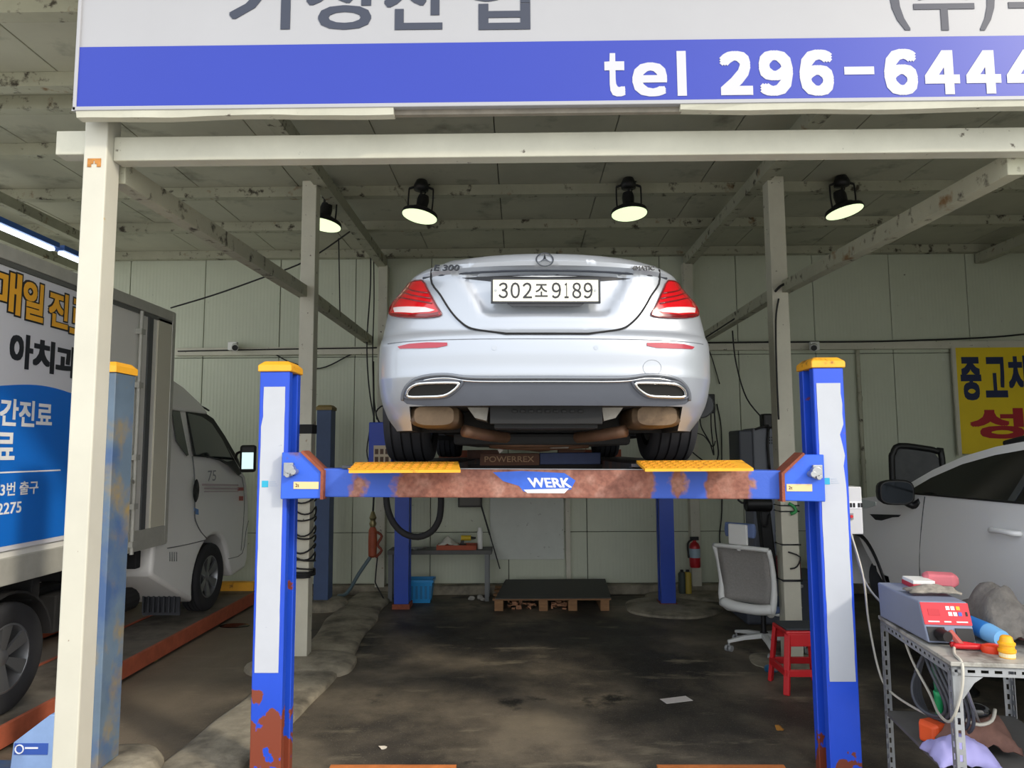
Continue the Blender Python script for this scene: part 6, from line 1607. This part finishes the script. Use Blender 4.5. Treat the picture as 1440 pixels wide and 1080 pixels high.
rc = thing('jump_clamp', 'dull red cable clip hanging at the charger front', 'clamp', cpt(.5, .1)); c0 = cpt(.42, .2, .03)
MB().bar(c0 + Vector((0, 0, .02)), c0 + Vector((.04, -.04, -.045)), .03, .02).build('clip_body', mat('clip_red', '#a85048', .6), rc, bevel=.005)
def cable(pts, r, m, lab): o = MB().tube(pts, r, 8, smooth=6).build('cable', m, smooth=True); tag(o, lab, 'cable'); return o
M_wcab = mat('cable_white', '#bdb9ae', .6)
cable([(1.955, 3.19, tz + .01), (1.91, 3.08, tz + .008), (1.90, 2.99, tz - .01), (1.885, 2.98, tz - .12), (1.86, 3.03, tz - .25), (1.90, 3.25, tz - .30), (1.94, 3.45, tz - .27), (1.93, 3.62, tz - .16), (1.92, 3.72, tz - .022)], .006, M_wcab, 'white cable hanging over table edge under the charger')
cable([(1.80, 4.1, 1.36), (1.83, 3.98, 1.1), (1.84, 3.95, .85), (1.86, 3.9, .62), (1.89, 3.84, .52), (1.95, 3.6, .50), (2.02, 3.35, .52), (2.05, 3.3, .58)], .006, M_wcab, 'white cable hanging down beside the right lift post')
cable([(1.815, 4.1, 1.3), (1.86, 4.05, 1.05), (1.93, 3.95, .93), (1.95, 3.72, tz + .008)], .006, mat('cable_grey', '#8d8f92', .6), 'grey cable from the right lift post to the table')
pts = []
for k in range(7):
    r0 = .14 + .019 * k
    pts += [(1.93 + .012 * k + .03 * math.sin(a * 2), 3.44 + r0 * math.cos(a), .69 + (.15 + .011 * k) * math.sin(a)) for a in np.linspace(0, 2 * math.pi, 20, endpoint=False)]
o = MB().tube(pts, .0075, 6, smooth=2).build('cable_coil', mat('coil_grey', '#4a4d55', .55), smooth=True); tag(o, 'dark cable coil hanging under the table top', 'cable')
GM = GM @ Matrix.Translation((0, 0, .125))
gh = thing('green_hose', 'green hose piece with fitting standing under the table', 'hose', (1.98, 3.5, .295))
MB().tube([(1.99, 3.46, .30), (1.985, 3.46, .42), (1.975, 3.45, .52)], .018, 10).build('hose_body', mat('hose_green', '#1f9a5f', .45), gh, smooth=True)
MB().tube([(1.975, 3.45, .52), (1.965, 3.44, .60), (1.955, 3.43, .68)], .011, 8).build('hose_tail', mat('hose_green_dark', '#2f7a58', .5), gh, smooth=True)
M_lil = mat('lilac_cloth', '#a39fd6', .9); M_br = mat('brown_cloth', '#7a5a50', .95, var=.3, vscale=12)
cloth(1.96, 3.20, .297, .13, .10, .10, 11.0, M_lil, 'lilac cloth on the lower shelf of the work table', 'lilac_cloth')
cloth(2.40, 3.14, .297, .12, .10, .09, 13.0, M_lil, 'lilac cloth near the right leg on the lower shelf', 'lilac_cloth')
cloth(2.08, 3.36, .297, .16, .10, .16, 17.0, M_br, 'brown rag heap in the middle of the lower shelf', 'brown_rag')
o = MB(Matrix.Translation((1.96, 3.42, .297)) @ Matrix.Rotation(.5, 4, 'Z')).loft([[(x, y * k, .05 + z * k) for y, z in ((-.05, -.05), (.05, -.05), (.05, .05), (-.05, .05))] for x, k in ((-.08, .8), (-.06, 1), (.06, 1), (.09, .5))]).build('orange_tool', mat('tool_orange_bright', '#e0582a', .5), bevel=.01); tag(o, 'orange tool lying at the left of the lower shelf', 'tool')
og = thing('dark_goggles', 'dark round goggles with pale strap on the brown rag heap', 'goggles', (2.07, 3.33, .48))
MB().ball((2.07, 3.30, .485), .05, 14, 8, (1.3, .8, .7)).build('lens', M_glass, og, smooth=True)
MB().tube([(1.98, 3.29, .50), (2.01, 3.26, .46), (2.06, 3.245, .445), (2.12, 3.26, .46), (2.15, 3.29, .50)], .008, 6).build('strap', M_wcab, og, smooth=True)
